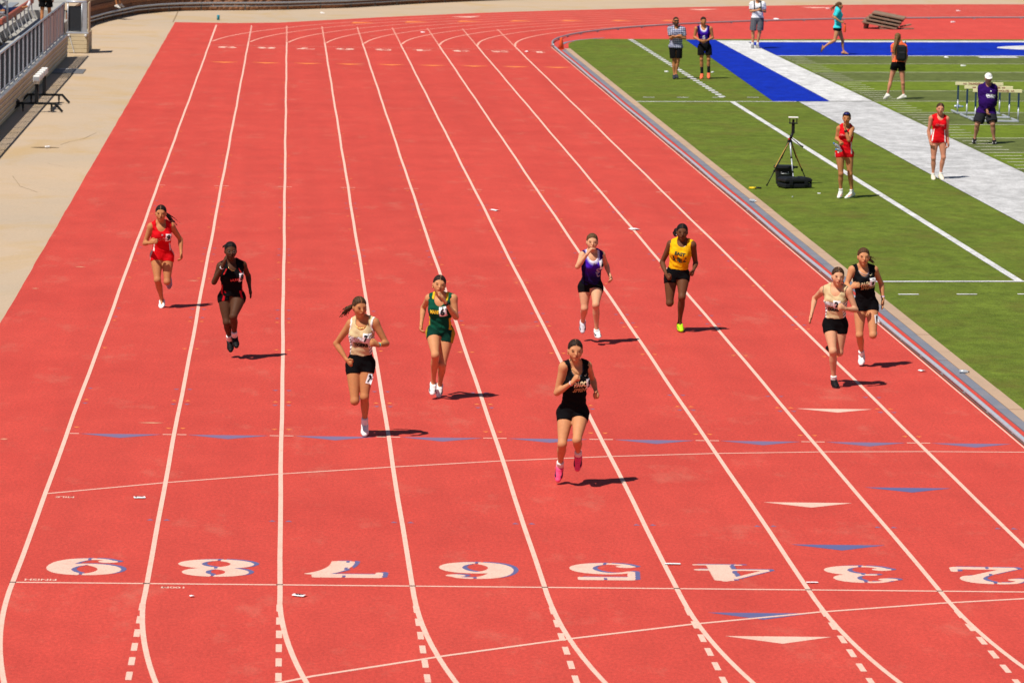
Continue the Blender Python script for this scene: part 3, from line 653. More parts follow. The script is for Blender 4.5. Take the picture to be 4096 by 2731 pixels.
MB().box((-.02, -.70, .70), (.12, .10, .03), Matrix.Rotation(.4, 3, 'X')).build('bracket', M_WHITE, sd)
MB().box((-.62, -.1, .16), (.30, .26, .22), rotz(.3), .05).build('weight_bag', M_BLACKP, sd)
# odds and ends on the ground
pt = empty('steel_plate', (-3.62, 83.9, -.012), label='flat grey steel cover plate lying on the concrete by the skirt', cat='cover plate')
MB().box((0, 0, .012), (.88, 2.1, .02), None, .004).build('plate', M_PLATE, pt); MB().box((-.05, .95, .025), (.5, .12, .012)).build('hinge_strip', M_WHITE, pt)
cn = empty('traffic_cone', (11.13, 100.3, 0), label='small orange cone beside the rail where the bend begins', cat='cone')
MB().box((0, 0, .012), (.24, .24, .024), None, .006).build('base', M_CONE, cn); MB().lathe((0, 0, .02), [(.10, 0), (.03, .36), (.02, .38)], 14).build('cone', M_CONE, cn, True)
sm = sheet('wet_stain', [(-3.0, 54.72), (-2.86, 54.60), (-2.72, 54.56), (-2.58, 54.62), (-2.47, 54.66), (-2.36, 54.74), (-2.5, 54.86), (-2.66, 54.93), (-2.8, 54.88), (-2.92, 54.82)], -.008, mat_concrete('stain_concrete', (.16, .10, .045), (.20, .13, .06), (.10, .06, .03), .5))
def paper(x, y, w, h, rz, txt, label, curl=.25, cat='paper tag'):
    e = empty('paper_tag', (x, y, .007 if x < 11.42 else tz(x)+.02), rz, label, cat)
    m = MB(); n = 6
    zf = lambda t: .004+curl*w*4*t*(1-t)*.4
    for k in range(n): a, b = k/n, (k+1)/n; m.quad(((a-.5)*w, -h/2, zf(a)), ((b-.5)*w, -h/2, zf(b)), ((b-.5)*w, h/2, zf(b)), ((a-.5)*w, h/2, zf(a)))
    m.build('sheet', M_PAPER, e)
    if txt:
        V, F = text2d(txt, 1, .03, 2); s = h*.72/(V.max(0)-V.min(0))[1]
        raw('digit', [(v[0]*s, v[1]*s, zf(v[0]*s/w+.5)+.0015) for v in V], F, M_INK, e)
paper(2.62, -.60, .085, .12, R(60), '8', 'curled white number tag marked 8 just below the finish line')
paper(.98, 5.17, .085, .12, R(100), '7', 'white number tag lying face up in lane nine near the mile line')
paper(6.17, 1.345, .15, .06, 0, '', 'thin white tape strip at the lane five and four line', .02, 'tape')
paper(7.39, .368, .11, .05, 0, '', 'thin white tape strip just above the finish line near number three', .02, 'tape')
paper(6.28, 40.44, .10, .25, .4, '', 'scrap of white paper alone in lane five far up the track', .2, 'paper scrap')
paper(8.56, 36.95, .17, .22, .2, '', 'crumpled white scrap on the lane line above the runner in yellow', .15, 'paper scrap')
paper(10.77, 16.85, .085, .11, .3, '1', 'white number tag in lane one close to the silver rail', .3)
paper(9.98, 98.7, .12, .2, .3, '', 'white scrap beside the far lane number two', .4, 'paper scrap')
paper(1.65, -.69, .04, .05, .3, '', 'tiny white paper bit below the finish line in lane eight', .3, 'paper scrap')
LIT = [(13.40, 87.5, 'tiny white scrap on the turf left of the plaid man', .09), (14.7, 87.2, 'tiny white scrap on the turf right of the purple athlete', .09), (22.73, 95.6, 'white scrap on the end zone edge above the field lines', .12), (22.5, 90.8, 'white scrap on the light green band', .1),
       (12.15, 44.1, 'small pale scrap on the turf in front of the black case', .035), (12.75, 44.9, 'small pale scrap on the turf left of the girl in red', .035), (27.42, 125.7, 'white scrap lying right of the wooden platforms', .14), (20.79, 125.96, 'white cup lying beside the far rail behind the man with backpack', .12), (24.06, 136.9, 'white scrap on the far bend near the running girl', .09),
       (27.88, 111.8, 'white scrap by the end line at the right edge', .12), (-2.62, 54.5, 'small white ball of paper on the brown stain', .08), (7.04, 110.5, 'white scrap on the far chute lanes', .1), (3.75, 124.8, 'white scrap on the concrete below the block wall', .12), (29.3, 136.8, 'white scrap on the outer lanes of the far bend', .1)]
for x, y, lab, s in LIT:
    e = empty('litter', (x, y, (tz(x) if 11.45 < x < 60 and y < 107 else 0)+.014), random.random()*6, lab, 'litter')
    m = MB(); pts = [(s*.5*math.cos(a)*random.uniform(.6, 1), s*random.uniform(.6, 1)*math.sin(a), .01+random.random()*s*.3) for a in np.linspace(0, 6.28, 8)[:-1]]
    n = len(pts); m.v = [(0, 0, s*.35)]+pts+[(p[0], p[1], 0) for p in pts]; m.f = [(0, 1+i, 1+(i+1) % n) for i in range(n)]+[(1+i, 1+n+i, 1+n+(i+1) % n, 1+(i+1) % n) for i in range(n)]; m.build('scrap', M_PAPER, e)
def bottle(x, y, z, r, h, M_, lab, mat=M_PLASTIC, capm=M_BLUECAP, lab_mat=M_BLUECAP):
    e = empty('water_bottle', (x, y, z), 0, lab, 'bottle'); e.rotation_euler = M_
    b = MB().lathe((0, 0, 0), [(r*.9, 0), (r, .01), (r, h*.62), (r*.8, h*.74), (r*.38, h*.86), (r*.38, h*.9)], 12).build('bottle_body', mat, e, True)
    MB().lathe((0, 0, h*.9), [(r*.44, 0), (r*.44, h*.09)], 10).build('cap', capm, e, True)
    if lab_mat: MB().lathe((0, 0, h*.25), [(r*1.03, 0), (r*1.03, h*.28)], 12).build('wrapper', lab_mat, e, True)
    return e
bottle(11.22, 43.0, .045, .030, .20, (R(90), 0, R(30)), 'clear plastic bottle lying on the drain cover inside lane one', lab_mat=None, capm=M_WHITE)
bottle(11.22, 16.6, .038, .024, .13, (R(90), 0, R(70)), 'crushed clear bottle with dark end on the drain cover at right', lab_mat=None, capm=M_BLACKP)
bottle(19.32, 71.2, tz(19.3)+.05, .035, .22, (R(90), 0, R(80)), 'pale blue bottle lying on the field behind the left hurdle post', lab_mat=M_BLUECAP)
tg = empty('blue_canister', (.0, 118.2, -.01), label='small teal can standing on the concrete behind the chute lanes', cat='can'); MB().lathe((0, 0, 0), [(.05, 0), (.05, .16), (.04, .18)], 10).build('can', mat_plain('teal', (.01, .25, .35), .4), tg, True)

# ================================================================== PEOPLE
# bodies, hair and clothes are signed-distance shapes blended smoothly and meshed as one surface each
def nz(v): return v/max(1e-9, np.linalg.norm(v))
def P_limb(a, b, rad, k=.015, flat=None, off=None):
    a = np.asarray(a, float); b = np.asarray(b, float); ba = b-a; L2 = ba@ba; ts = np.linspace(0, 1, len(rad)); mr = max(rad)+(0 if off is None else np.linalg.norm(off))
    fl = 1.0 if flat is None else min(1.0, flat[1])
    def f(X, Y, Z):
        qx, qy, qz = X-a[0], Y-a[1], Z-a[2]; t = np.clip((qx*ba[0]+qy*ba[1]+qz*ba[2])/L2, 0, 1)
        o = (0, 0, 0) if off is None else off; s = np.sin(np.pi*t)
        cx, cy, cz = qx-t*ba[0]-o[0]*s, qy-t*ba[1]-o[1]*s, qz-t*ba[2]-o[2]*s
        d2 = cx*cx+cy*cy+cz*cz
        if flat is not None: e = flat[0]; w = cx*e[0]+cy*e[1]+cz*e[2]; d2 = d2+w*w*(flat[1]**2-1)
        return np.sqrt(np.maximum(d2, 1e-12))-np.interp(t, ts, rad)
    return f, np.minimum(a, b)-mr/fl, np.maximum(a, b)+mr/fl, k
def P_ell(c, A, r, k=.02):
    c = np.asarray(c, float); A = np.asarray(A, float); r = np.asarray(r, float); ext = np.sqrt(((A*r[:, None])**2).sum(0))
    def f(X, Y, Z):
        qx, qy, qz = X-c[0], Y-c[1], Z-c[2]; k0 = 0; k1 = 0
        for i in range(3):
            u = (qx*A[i, 0]+qy*A[i, 1]+qz*A[i, 2])/r[i]; k0 = k0+u*u; k1 = k1+(u/r[i])**2
        k0 = np.sqrt(k0); k1 = np.sqrt(np.maximum(k1, 1e-12)); return k0*(k0-1)/k1
    return f, c-ext, c+ext, k
BIG = .06
def field(prims, h, infl=0.0, lohi=None):
    lo = np.min([p[1] for p in prims], 0)-infl-3*h if lohi is None else lohi[0]; hi = np.max([p[2] for p in prims], 0)+infl+3*h if lohi is None else lohi[1]
    n = np.ceil((hi-lo)/h).astype(int)+1; ax = [lo[i]+h*np.arange(n[i]) for i in range(3)]; V = np.full(n, BIG, np.float32)
    for f, a, b, k in prims:
        pad = infl+k+2.5*h+.012
        i0 = np.maximum(0, np.floor((a-pad-lo)/h).astype(int)); i1 = np.minimum(n, np.ceil((b+pad-lo)/h).astype(int)+1)
        if (i1 <= i0).any(): continue
        sl = tuple(slice(i0[i], i1[i]) for i in range(3))
        X = ax[0][sl[0]][:, None, None]; Y = ax[1][sl[1]][None, :, None]; Z = ax[2][sl[2]][None, None, :]
        d = f(X, Y, Z).astype(np.float32); v = V[sl]; hh = np.maximum(k-np.abs(v-d), 0)/k; V[sl] = np.minimum(v, d)-hh*hh*k*.25
    return V-infl, lo, ax
def surfnet(V, lo, h):
    S = V < 0; c = np.zeros(tuple(s-1 for s in S.shape), np.uint8); nx, ny, nz_ = c.shape
    for dx in (0, 1):
        for dy in (0, 1):
            for dz in (0, 1): c += S[dx:dx+nx, dy:dy+ny, dz:dz+nz_]
    act = (c > 0) & (c < 8); idx = np.argwhere(act)
    if len(idx) == 0: return np.zeros((0, 3)), np.zeros((0, 4), int)
    cor = {(dx, dy, dz): V[idx[:, 0]+dx, idx[:, 1]+dy, idx[:, 2]+dz] for dx in (0, 1) for dy in (0, 1) for dz in (0, 1)}
    acc = np.zeros((len(idx), 3)); cnt = np.zeros(len(idx))
    for a in cor:
        for i in range(3):
            if a[i] == 0:
                b = list(a); b[i] = 1; va, vb = cor[a], cor[tuple(b)]; m = (va < 0) != (vb < 0)
                t = np.where(m, va/np.where(m, va-vb, 1), 0)
                p = np.array(a, float)[None, :].repeat(len(idx), 0); p[:, i] = t; acc += p*m[:, None]; cnt += m
    P = lo+h*(idx+acc/cnt[:, None]); ids = np.full(act.shape, -1, np.int32); ids[act] = np.arange(len(idx)); Q = []
    e = S[:-1, 1:-1, 1:-1] != S[1:, 1:-1, 1:-1]; I = np.argwhere(e); i, j, k = I[:, 0], I[:, 1]+1, I[:, 2]+1
    q = np.stack([ids[i, j-1, k-1], ids[i, j, k-1], ids[i, j, k], ids[i, j-1, k]], 1); s = S[i, j, k]; q[~s] = q[~s][:, ::-1]; Q.append(q)
    e = S[1:-1, :-1, 1:-1] != S[1:-1, 1:, 1:-1]; I = np.argwhere(e); i, j, k = I[:, 0]+1, I[:, 1], I[:, 2]+1
    q = np.stack([ids[i-1, j, k-1], ids[i-1, j, k], ids[i, j, k], ids[i, j, k-1]], 1); s = S[i, j, k]; q[~s] = q[~s][:, ::-1]; Q.append(q)
    e = S[1:-1, 1:-1, :-1] != S[1:-1, 1:-1, 1:]; I = np.argwhere(e); i, j, k = I[:, 0]+1, I[:, 1]+1, I[:, 2]
    q = np.stack([ids[i-1, j-1, k], ids[i, j-1, k], ids[i, j, k], ids[i-1, j, k]], 1); s = S[i, j, k]; q[~s] = q[~s][:, ::-1]; Q.append(q)
    Q = np.concatenate(Q); Q = Q[(Q >= 0).all(1)]; return P, Q
def grid(ax): return ax[0][:, None, None], ax[1][None, :, None], ax[2][None, None, :]
ICO = None
def ico(c, A, r, sub=2):
    bm = bmesh.new(); bmesh.ops.create_icosphere(bm, subdivisions=sub, radius=1); bm.verts.index_update()
    A = np.asarray(A); V = [np.asarray(c)+(np.array(v.co)*np.asarray(r))@A for v in bm.verts]; F = [[v.index for v in f.verts] for f in bm.faces]; bm.free(); return V, F
def const(c): return lambda P: np.tile(np.array(c, float), (len(P), 1))

SKIN = dict(tan=(.47, .198, .082), fair=(.62, .33, .19), mid=(.55, .255, .120), dark=(.080, .032, .016), brown=(.13, .050, .022), rosy=(.56, .235, .145))
class Person:
    def __init__(s, base, J, label, group=None, skin='mid', hair=(.02, .012, .008), vox=.0085, male=False, fat=1.0, yaw=0.0, pitch=0.0, roll=0.0, hands=('fist', 'relaxed'), far=False, hs=1.0, facing=None):
        s.root = empty('person', base, 0, label, 'person', group); s.base = np.array(base, float); s.h = vox; s.fat = fat; s.male = male; s.far = far
        J = {k: np.array(v, float) for k, v in J.items()}; s.J = J; s.skin = np.array(SKIN[skin] if isinstance(skin, str) else skin); s.haircol = np.array(hair); s.hs = hs
        P = (J['hpR']+J['hpL'])/2; N = J['nk']; s.P, s.N = P, N; s.U = nz(N-P); rh = nz(J['hpR']-J['hpL']); rs = nz(J['shR']-J['shL'])
        r = nz(rh+rs); r = nz(r-s.U*(r@s.U)); s.r = r; s.f = np.cross(s.U, r); s.TL = np.linalg.norm(N-P)
        def fr(x): x = nz(x-s.U*(x@s.U)); return x, np.cross(s.U, x)
        s.rh, s.fh = fr(rh); s.rs, s.fs = fr(rs)
        # head frame
        c = np.array([CAM.x, CAM.y, 0])-np.array([base[0], base[1], 0]); az = math.atan2(c[1], c[0]) if facing is None else facing
        az += R(yaw); F = np.array([math.cos(az), math.sin(az), 0]); rt = np.array([F[1], -F[0], 0])   # person's right
        F = F*math.cos(R(pitch))+np.array([0, 0, -math.sin(R(pitch))]); up = np.cross(rt, F); cR, sR = math.cos(R(roll)), math.sin(R(roll))
        s.hr, s.hu = rt*cR+up*sR, up*cR-rt*sR; s.hf = F; s.HA = np.array([s.hr, s.hf, s.hu]); s.hc = J['hc']
        s.hands = hands; s.bodyprims()
    def hp(s, x, y, z): return s.hc+(s.hr*x+s.hf*y+s.hu*z)*s.hs       # head-local to person-local
    def bodyprims(s):
        J, U, f, r, P, N, g = s.J, s.U, s.f, s.r, s.P, s.N, s.fat; TL = s.TL; A = np.array([s.rh, s.fh, U]); As = np.array([s.rs, s.fs, U]); Am = np.array([r, f, U]); m = s.male
        hw = .142 if not m else .150
        t = []
        t.append(P_ell(P+U*.035*1-f*.012, A, (hw*g, .108*g, .13), .04))
        t.append(P_ell(P+U*TL*.38, Am, ((.117 if not m else .140)*g, .090*g, .15), .05))
        t.append(P_ell(P+U*TL*.68-f*.005, As, ((.138 if not m else .165)*g, .104*g, .17), .04))
        t.append(P_ell(P+U*TL*.84-f*.012, As, ((.13 if not m else .16)*g, .085*g, .09), .04))
        for q in ('R', 'L'):
            sg = 1 if q == 'R' else -1
            t.append(P_limb(N-U*.03-f*.03+s.rs*sg*.035, J['sh'+q]-U*.012, [.05, .044, .044], .03)); t.append(P_limb(N+U*.045-f*.045+s.rs*sg*.028, J['sh'+q]+U*.0, [.036, .036, .040], .035))
            t.append(P_ell(J['hp'+q]-f*.055*g-U*.01, A, (.076*g, .078*g, .088), .04))
            if not m: t.append(P_ell(P+U*TL*.70+s.fs*.078*g+s.rs*sg*.062, As, (.058, .046, .058), .035))
            else: t.append(P_ell(P+U*TL*.74+s.fs*.07*g+s.rs*sg*.07, As, (.08, .035, .06), .04))
        if m and g > 1.15: t.append(P_ell(P+U*TL*.40+f*.07, Am, (.13*g, .10*g, .16), .05))
        s.torso = t
        s.arm = {}; s.leg = {}; s.hand = {}
        mm = 1.12 if m else 1.0; ga = .55+.45*g
        for q in ('R', 'L'):
            a, b, c = J['sh'+q], J['el'+q], J['wr'+q]
            up = [P_limb(a, b, [v*mm*ga for v in (.047, .046, .042, .038, .034, .031)], .03)]
            fa = [P_limb(b, c, [v*mm*(.7+.3*ga) for v in (.031, .036, .034, .028, .023, .021)], .02)]
            s.arm[q] = (up, fa)
            a, b, c = J['hp'+q], J['kn'+q], J['an'+q]
            kd = nz((b-a)-(c-b)) if np.linalg.norm((b-a)-(c-b)) > .05 else s.f
            bk = -nz(kd-nz(c-b)*(kd@nz(c-b)))
            th = [P_limb(a, b, [v*g*(1.04 if m else 1) for v in (.080, .081, .074, .064, .053, .045)], .03), P_ell(b+kd*.008, np.eye(3), (.036*ga,)*3, .03)]
            sh = [P_limb(b, c, [v*ga*(1.04 if m else 1) for v in (.040, .046, .049, .042, .033, .028, .029)], .025, None, bk*.016)]
            s.leg[q] = (th, sh)
            # hand
            d = nz(J['ha'+q]-J['wr'+q]); mode = s.hands[0 if q == 'R' else 1]; sg = 1 if q == 'R' else -1
            pn = -s.r*sg; pn = pn-d*(pn@d)
            if np.linalg.norm(pn) < .3: pn = -s.f-d*((-s.f)@d)
            pn = nz(pn); th_ = nz(np.cross(d, pn)*sg); w = J['wr'+q]; H = []
            k_ = .97 if not m else 1.08
            pc = w+d*.045*k_; H.append(P_limb(w, w+d*.075*k_, [.025, .034*k_, .037*k_], .018, (pn, 1.7)))
            fin = {'fist': (75, 95, 60), 'relaxed': (25, 35, 25), 'flat': (4, 6, 4), 'open': (0, 5, 5), 'grip': (55, 65, 40)}[mode]
            for n_, (o, ln) in enumerate(((.030, .068), (.011, .076), (-.009, .071), (-.027, .056))):
                sp = (1.5-n_)*.10 if mode == 'open' else (1.5-n_)*.03
                p = w+d*.080*k_+th_*o*k_; dd = nz(d+th_*sp); ang = 0
                for ph, an_ in zip((.45, .32, .23), fin):
                    ang += an_; v = dd*math.cos(R(ang))+pn*math.sin(R(ang)); p2 = p+v*ln*ph*k_; H.append(P_limb(p, p2, [.0105*k_, .0095*k_], .006)); p = p2
            p = w+d*.028*k_+th_*.022*k_; v = nz(d*.65+th_*.7+pn*.25); p2 = p+v*.042*k_; H.append(P_limb(p, p2, [.015, .0115], .012))
            v = nz(d*.9+th_*.05+pn*(.55 if mode in ('fist', 'grip') else .15)); H.append(P_limb(p2, p2+v*.034*k_, [.0115, .009], .006)); s.hand[q] = H
        # neck and head
        h = s.hp; S_ = s.hs; HA = s.HA
        hd = [P_limb(N-U*.02-f*.045, h(0, -.022, -.055), [.060 if not m else .07, .050 if not m else .06, .047 if not m else .057], .03)]
        hd += [P_ell(h(0, -.012, .030), HA, np.array((.073, .092, .083))*S_, .02), P_ell(h(0, .018, -.036), HA, np.array((.0585, .068, .068))*S_, .035),
               P_limb(h(0, .050, -.066), h(0, .062, -.088), [.030*S_, .022*S_], .025), P_limb(h(0, .086, .010), h(0, .105, -.022), [.009*S_, .0125*S_], .014),
               P_limb(h(-.036, .070, .026), h(.036, .068, .026), [.011*S_]*2, .022), P_ell(h(0, .086, -.052), HA, np.array((.024, .010, .012))*S_, .012)]
        for sg in (-1, 1):
            hd += [P_ell(h(.034*sg, .050, -.022), HA, np.array((.026, .022, .026))*S_, .035), P_ell(h(.072*sg, -.005, -.008), HA, np.array((.012, .020, .030))*S_, .008)]
        s.head = hd
    def mesh(s, name, prims, mat, colfn, infl=0.0, region=None, noise=0.0, h=None, parent=None, smooth=True):
        h = h or s.h; V, lo, ax = field(prims, h, infl)
        X, Y, Z = grid(ax)
        if noise:
            a = RNG.uniform(0, 6, 4); V = V+noise*(np.sin(X*38+Z*52+a[0])*np.sin(Y*41-Z*33+a[1])+.7*np.sin(Z*85+X*30+Y*25+a[2])*np.sin(X*27+a[3]))
        if region is not None: V = np.maximum(V, region(X, Y, Z))
        V[0] = V[-1] = BIG; V[:, 0] = V[:, -1] = BIG; V[:, :, 0] = V[:, :, -1] = BIG
        P, Q = surfnet(V, lo, h)
        if len(Q) == 0: return None
        return npmesh(name, P, Q, mat, colfn(P), parent or s.root, smooth)
    def tc(s, X, Y, Z):     # torso coordinates: u to the person's right, w forward, v 0 at the hips and 1 at the notch
        x, y, z = X-s.P[0], Y-s.P[1], Z-s.P[2]
        return x*s.r[0]+y*s.r[1]+z*s.r[2], x*s.f[0]+y*s.f[1]+z*s.f[2], (x*s.U[0]+y*s.U[1]+z*s.U[2])/s.TL
    def build_body(s, feet=True, stubble=None):
        pr = list(s.torso)
        for q in ('R', 'L'): pr += s.arm[q][0]+s.arm[q][1]+s.hand[q]+s.leg[q][0]+s.leg[q][1]
        pr += s.head
        for q in ('R', 'L'):
            d = nz(s.J['to'+q]-s.J['an'+q]); pr.append(P_limb(s.J['an'+q], s.J['an'+q]+d*.08, [.027, .020, .014], .02))
        def col(P):
            c = np.tile(s.skin, (len(P), 1)); q = (P-s.hc)/s.hs; x, y, z = q@s.hr, q@s.hf, q@s.hu
            ck = np.exp(-(((np.abs(x)-.042)/.018)**2+((z+.025)/.018)**2))*(y > .03); c += ck[:, None]*np.array([.016, -.008, -.005])*(s.skin[0]*2)
            es = np.exp(-(((np.abs(x)-.032)/.020)**2+((z-.006)/.012)**2))*(y > .04); c *= 1-.08*es[:, None]
            if stubble is not None: b = (z < -.035) & (y > -.005) & (np.linalg.norm(q, axis=1) < .14) & ~((np.abs(x) < .02) & (np.abs(z+.05) < .008)); c[b] = stubble
            for qn in ('R', 'L'):
                k = np.exp(-(np.linalg.norm(P-s.J['kn'+qn], axis=1)/.05)**2)+.7*np.exp(-(np.linalg.norm(P-s.J['el'+qn], axis=1)/.04)**2); c *= 1-.08*k[:, None]*np.array([.4, 1, 1])
            return np.clip(c, .005, 1)
        s.body = s.mesh('body', pr, M_SKIN, col); me = s.body.data
        s.bvh = BVHTree.FromPolygons([v.co for v in me.vertices], [p.vertices for p in me.polygons]); s.face()
    def onface(s, x, z):
        o = Vector(s.hp(x, .25, z)); hit = s.bvh.ray_cast(o, Vector(-s.hf)); return np.array(hit[0]) if hit[0] is not None else s.hp(x, .08, z)
    def face(s):
        HA = s.HA; S_ = s.hs; iris = np.array((.02, .012, .008)); sub = 1 if s.far else 2
        def part(name, V, F, col, mat=M_HAIR):
            V = np.array(V); o = raw(name, V, F, mat, s.root, True); a = o.data.attributes.new('Col', 'FLOAT_COLOR', 'POINT'); c = np.ones((len(V), 4)); c[:, :3] = col; a.data.foreach_set('color', c.astype(np.float32).ravel()); return o
        for sg in (-1, 1):
            p = s.onface(.031*sg, .006); V, F = ico(p-s.hf*.004, HA, np.array((.0130, .008, .0055))*S_, sub); V = np.array(V); x = (V-p)@s.hr
            part('eye', V, F, np.where((np.abs(x) < .0065)[:, None], iris, np.array((.16, .11, .09))*min(1, .35+s.skin[0]*1.3)), M_SHOE)
            V, F = ico(p+s.hf*.001+s.hu*.0075*S_, HA, np.array((.0145, .006, .0020))*S_, sub); part('eyelid', V, F, s.skin*.42+s.haircol*.2)
            q = s.onface(.033*sg, .026); V, F = ico(q-s.hf*.002, HA, np.array((.017, .004, .0026))*S_, sub); part('eyebrow', V, F, s.haircol*.8+s.skin*.26)
            nn = s.onface(.008*sg, -.030); V, F = ico(nn-s.hf*.003, HA, np.array((.004, .004, .003))*S_, 1); part('nostril', V, F, s.skin*.30, M_SKIN)
        p = s.onface(0, -.052); lip = s.skin*np.array((1.0, .60, .66))
        V, F = ico(p-s.hf*.003+s.hu*.004*S_, HA, np.array((.023, .0065, .0048))*S_, sub); part('lip', V, F, lip*.85, M_SKIN)
        V, F = ico(p-s.hf*.003-s.hu*.005*S_, HA, np.array((.019, .0070, .0055))*S_, sub); part('lip', V, F, lip, M_SKIN)
        V, F = ico(p+s.hf*.002, HA, np.array((.017, .003, .0018))*S_, 1); part('mouth', V, F, s.skin*.22, M_SKIN)
    def hair(s, style='pony', dirv=(0, 0, 0), long=.18, n=(.766, -.645), c=.0155, thick=.007, col=None, nape=-.078, part=True):
        h = s.hp; HA = s.HA; S_ = s.hs; pr = [P_ell(h(0, -.014, .032), HA, np.array((.073+thick, .092+thick, .083+thick))*S_, .02), P_ell(h(0, -.045, -.03), HA, np.array((.062+thick*.6, .055+thick*.6, .06))*S_, .03)]
        extra = []
        if style in ('pony', 'puff', 'bun', 'braids'): extra.append(P_ell(h(0, -.112, .03), HA, np.array((.03, .028, .03))*S_, .015))
        d = np.array(dirv, float)
        def strand(p0, d1, d2, L, r0, w, k=5):
            out = []; p = np.array(p0)
            for i in range(k):
                t = i/(k-1); v = nz(d1*(1-t)+d2*t+w*np.array([math.sin(i*2.1), math.cos(i*1.7), math.sin(i*1.3)])*.25); q = p+v*L/k; out.append(P_limb(p, q, [r0*(1-.75*t), r0*(1-.75*(t+.2))], .012)); p = q
            return out
        if style == 'pony':
            p0 = h(0, -.110, .005)
            for j in range(13): e = RNG.normal(0, .20, 3); extra += strand(p0, nz(d*.9-s.hf*.35+e*.4), nz(d+np.array([0, 0, -.30])+e*1.3), long*RNG.uniform(.6, 1.08), .0125 if j else .020, .7, 6)
        if style == 'puff':
            for j in range(9): extra.append(P_ell(h(0, -.12, .02)+nz(d)*.085+RNG.normal(0, .018, 3)-s.hu*.02, HA, np.array((.03, .03, .03)), .008))
        if style == 'bun': extra.append(P_ell(h(0, -.118, .0), HA, np.array((.042, .036, .042)), .01))
        if style == 'down':
            for sg in (-1, 1):
                for j in range(3): extra += strand(h(.066*sg, -.02-.025*j, .0), nz(-s.hu+s.hr*sg*.2), nz(-s.hu-s.hr*sg*.1), long, .020, .4)
        if style == 'long':
            p0 = h(0, -.10, .03)
            for j in range(9): e = RNG.normal(0, .10, 3); extra += strand(h(.03*math.sin(j*2.4), -.10, .0), nz(-s.hu-s.hf*.35+e), nz(d-s.hu+e*1.4), long*RNG.uniform(.8, 1.05), .024, .4, 6)
        if style == 'braids':
            for j in range(5): e = RNG.normal(0, .25, 3); extra += strand(h(0, -.11, .05), nz(s.hr*.9+s.hu*.2-s.hf*.3+e), nz(s.hr*.5-s.hu+e), .12, .008, .4, 4)
        allp = pr+extra; hc = s.hc
        strands = [e for e in extra]
        def region(X, Y, Z):
            x, y, z = (X-hc[0])/S_, (Y-hc[1])/S_, (Z-hc[2])/S_; L = x*s.hr[0]+y*s.hr[1]+z*s.hr[2]; F = x*s.hf[0]+y*s.hf[1]+z*s.hf[2]; Uu = x*s.hu[0]+y*s.hu[1]+z*s.hu[2]
            line = n[0]*F+n[1]*Uu-c+.20*np.abs(L)**1.0*(Uu > .03)*.25
            return np.where((F < -.095) | (np.abs(L) > .089), -1.0, np.maximum(line, nape-Uu)) if style not in ('down', 'long') else np.where((F < -.095) | (np.abs(L) > .089) | (Uu < -.0) & (F < .02), -1.0, np.maximum(line, nape-Uu))
        c0 = np.array(col) if col is not None else s.haircol
        def colf(P):
            q = (P-hc); x = q@s.hr; k = 1+.35*np.sin(x*260+np.sin(q@s.hf*90)*1.2)
            C_ = np.clip(c0*k[:, None], .002, 1)
            if part: C_ = np.where(((np.abs(x) < .003*S_) & (q@s.hf > -.02) & (q@s.hu > .03))[:, None], s.skin*.5+c0*.5, C_)
            return C_
        f0 = region
        def region2(X, Y, Z): return f0(X, Y, Z)
        h_ = s.h; V, lo, ax = field(allp, h_); X, Y, Z = grid(ax); a = RNG.uniform(0, 6, 3)
        rg = region(X, Y, Z); V = V+np.clip(rg+.030, 0, .03)*.22*(rg > -.5)+.0012*(np.sin(X*160+a[0])*np.sin(Y*150+a[1])*np.sin(Z*120+a[2])); V = np.maximum(V, rg)
        V[0] = V[-1] = BIG; V[:, 0] = V[:, -1] = BIG; V[:, :, 0] = V[:, :, -1] = BIG
        P_, Q_ = surfnet(V, lo, h_); return npmesh('hair', P_, Q_, M_HAIR, colf(P_), s.root, True)
    # ---- clothes
    def singlet(s, colfn, hem=.20, neck=(.072, .20), piping=None, infl=.011, noise=.0034, name='singlet', back=.07):
        J = s.J; pr = list(s.torso)
        if hem < .1:
            for q in ('R', 'L'): pr.append(P_limb(J['hp'+q], J['hp'+q]*.5+J['kn'+q]*.5, [.088*s.fat, .086*s.fat], .03))
        def region(X, Y, Z):
            u, w, v = s.tc(X, Y, Z); d = (hem-v)*s.TL+.006*np.sin(u*50)
            dep = np.where(w > 0, neck[1], back); e = np.sqrt((u/neck[0])**2+(np.minimum(v-1.05, 0)/dep)**2); d = np.maximum(d, (1-e)*.06)
            for q in ('R', 'L'):
                a = J['sh'+q]+s.rs*(.030 if q == 'R' else -.030)-s.U*.012; b = a+nz(J['el'+q]-J['sh'+q])*.10+s.U*.0
                ba = b-a; t = np.clip(((X-a[0])*ba[0]+(Y-a[1])*ba[1]+(Z-a[2])*ba[2])/(ba@ba), 0, 1)
                dd = np.sqrt((X-a[0]-t*ba[0])**2+(Y-a[1]-t*ba[1])**2+(Z-a[2]-t*ba[2])**2); d = np.maximum(d, (.072*(1.1 if s.male else 1)-dd))
            return d
        def cf(P):
            c = colfn(*s.tc(P[:, 0], P[:, 1], P[:, 2]))
            if piping is not None:
                m = np.full(len(P), 9.0); u, w, v = s.tc(P[:, 0], P[:, 1], P[:, 2])
                for q in ('R', 'L'):
                    a = J['sh'+q]+s.rs*(.030 if q == 'R' else -.030)-s.U*.012; ba = nz(J['el'+q]-J['sh'+q])*.10; t = np.clip((P-a)@ba/(ba@ba), 0, 1); m = np.minimum(m, np.linalg.norm(P-a-t[:, None]*ba, axis=1)-.072)
                c[(m < piping[1])] = piping[0]
            return c
        o = s.mesh(name, pr, M_CLOTH, cf, infl, region, noise); s.shirt = s.tree(o); s.shirt_o = o; return o
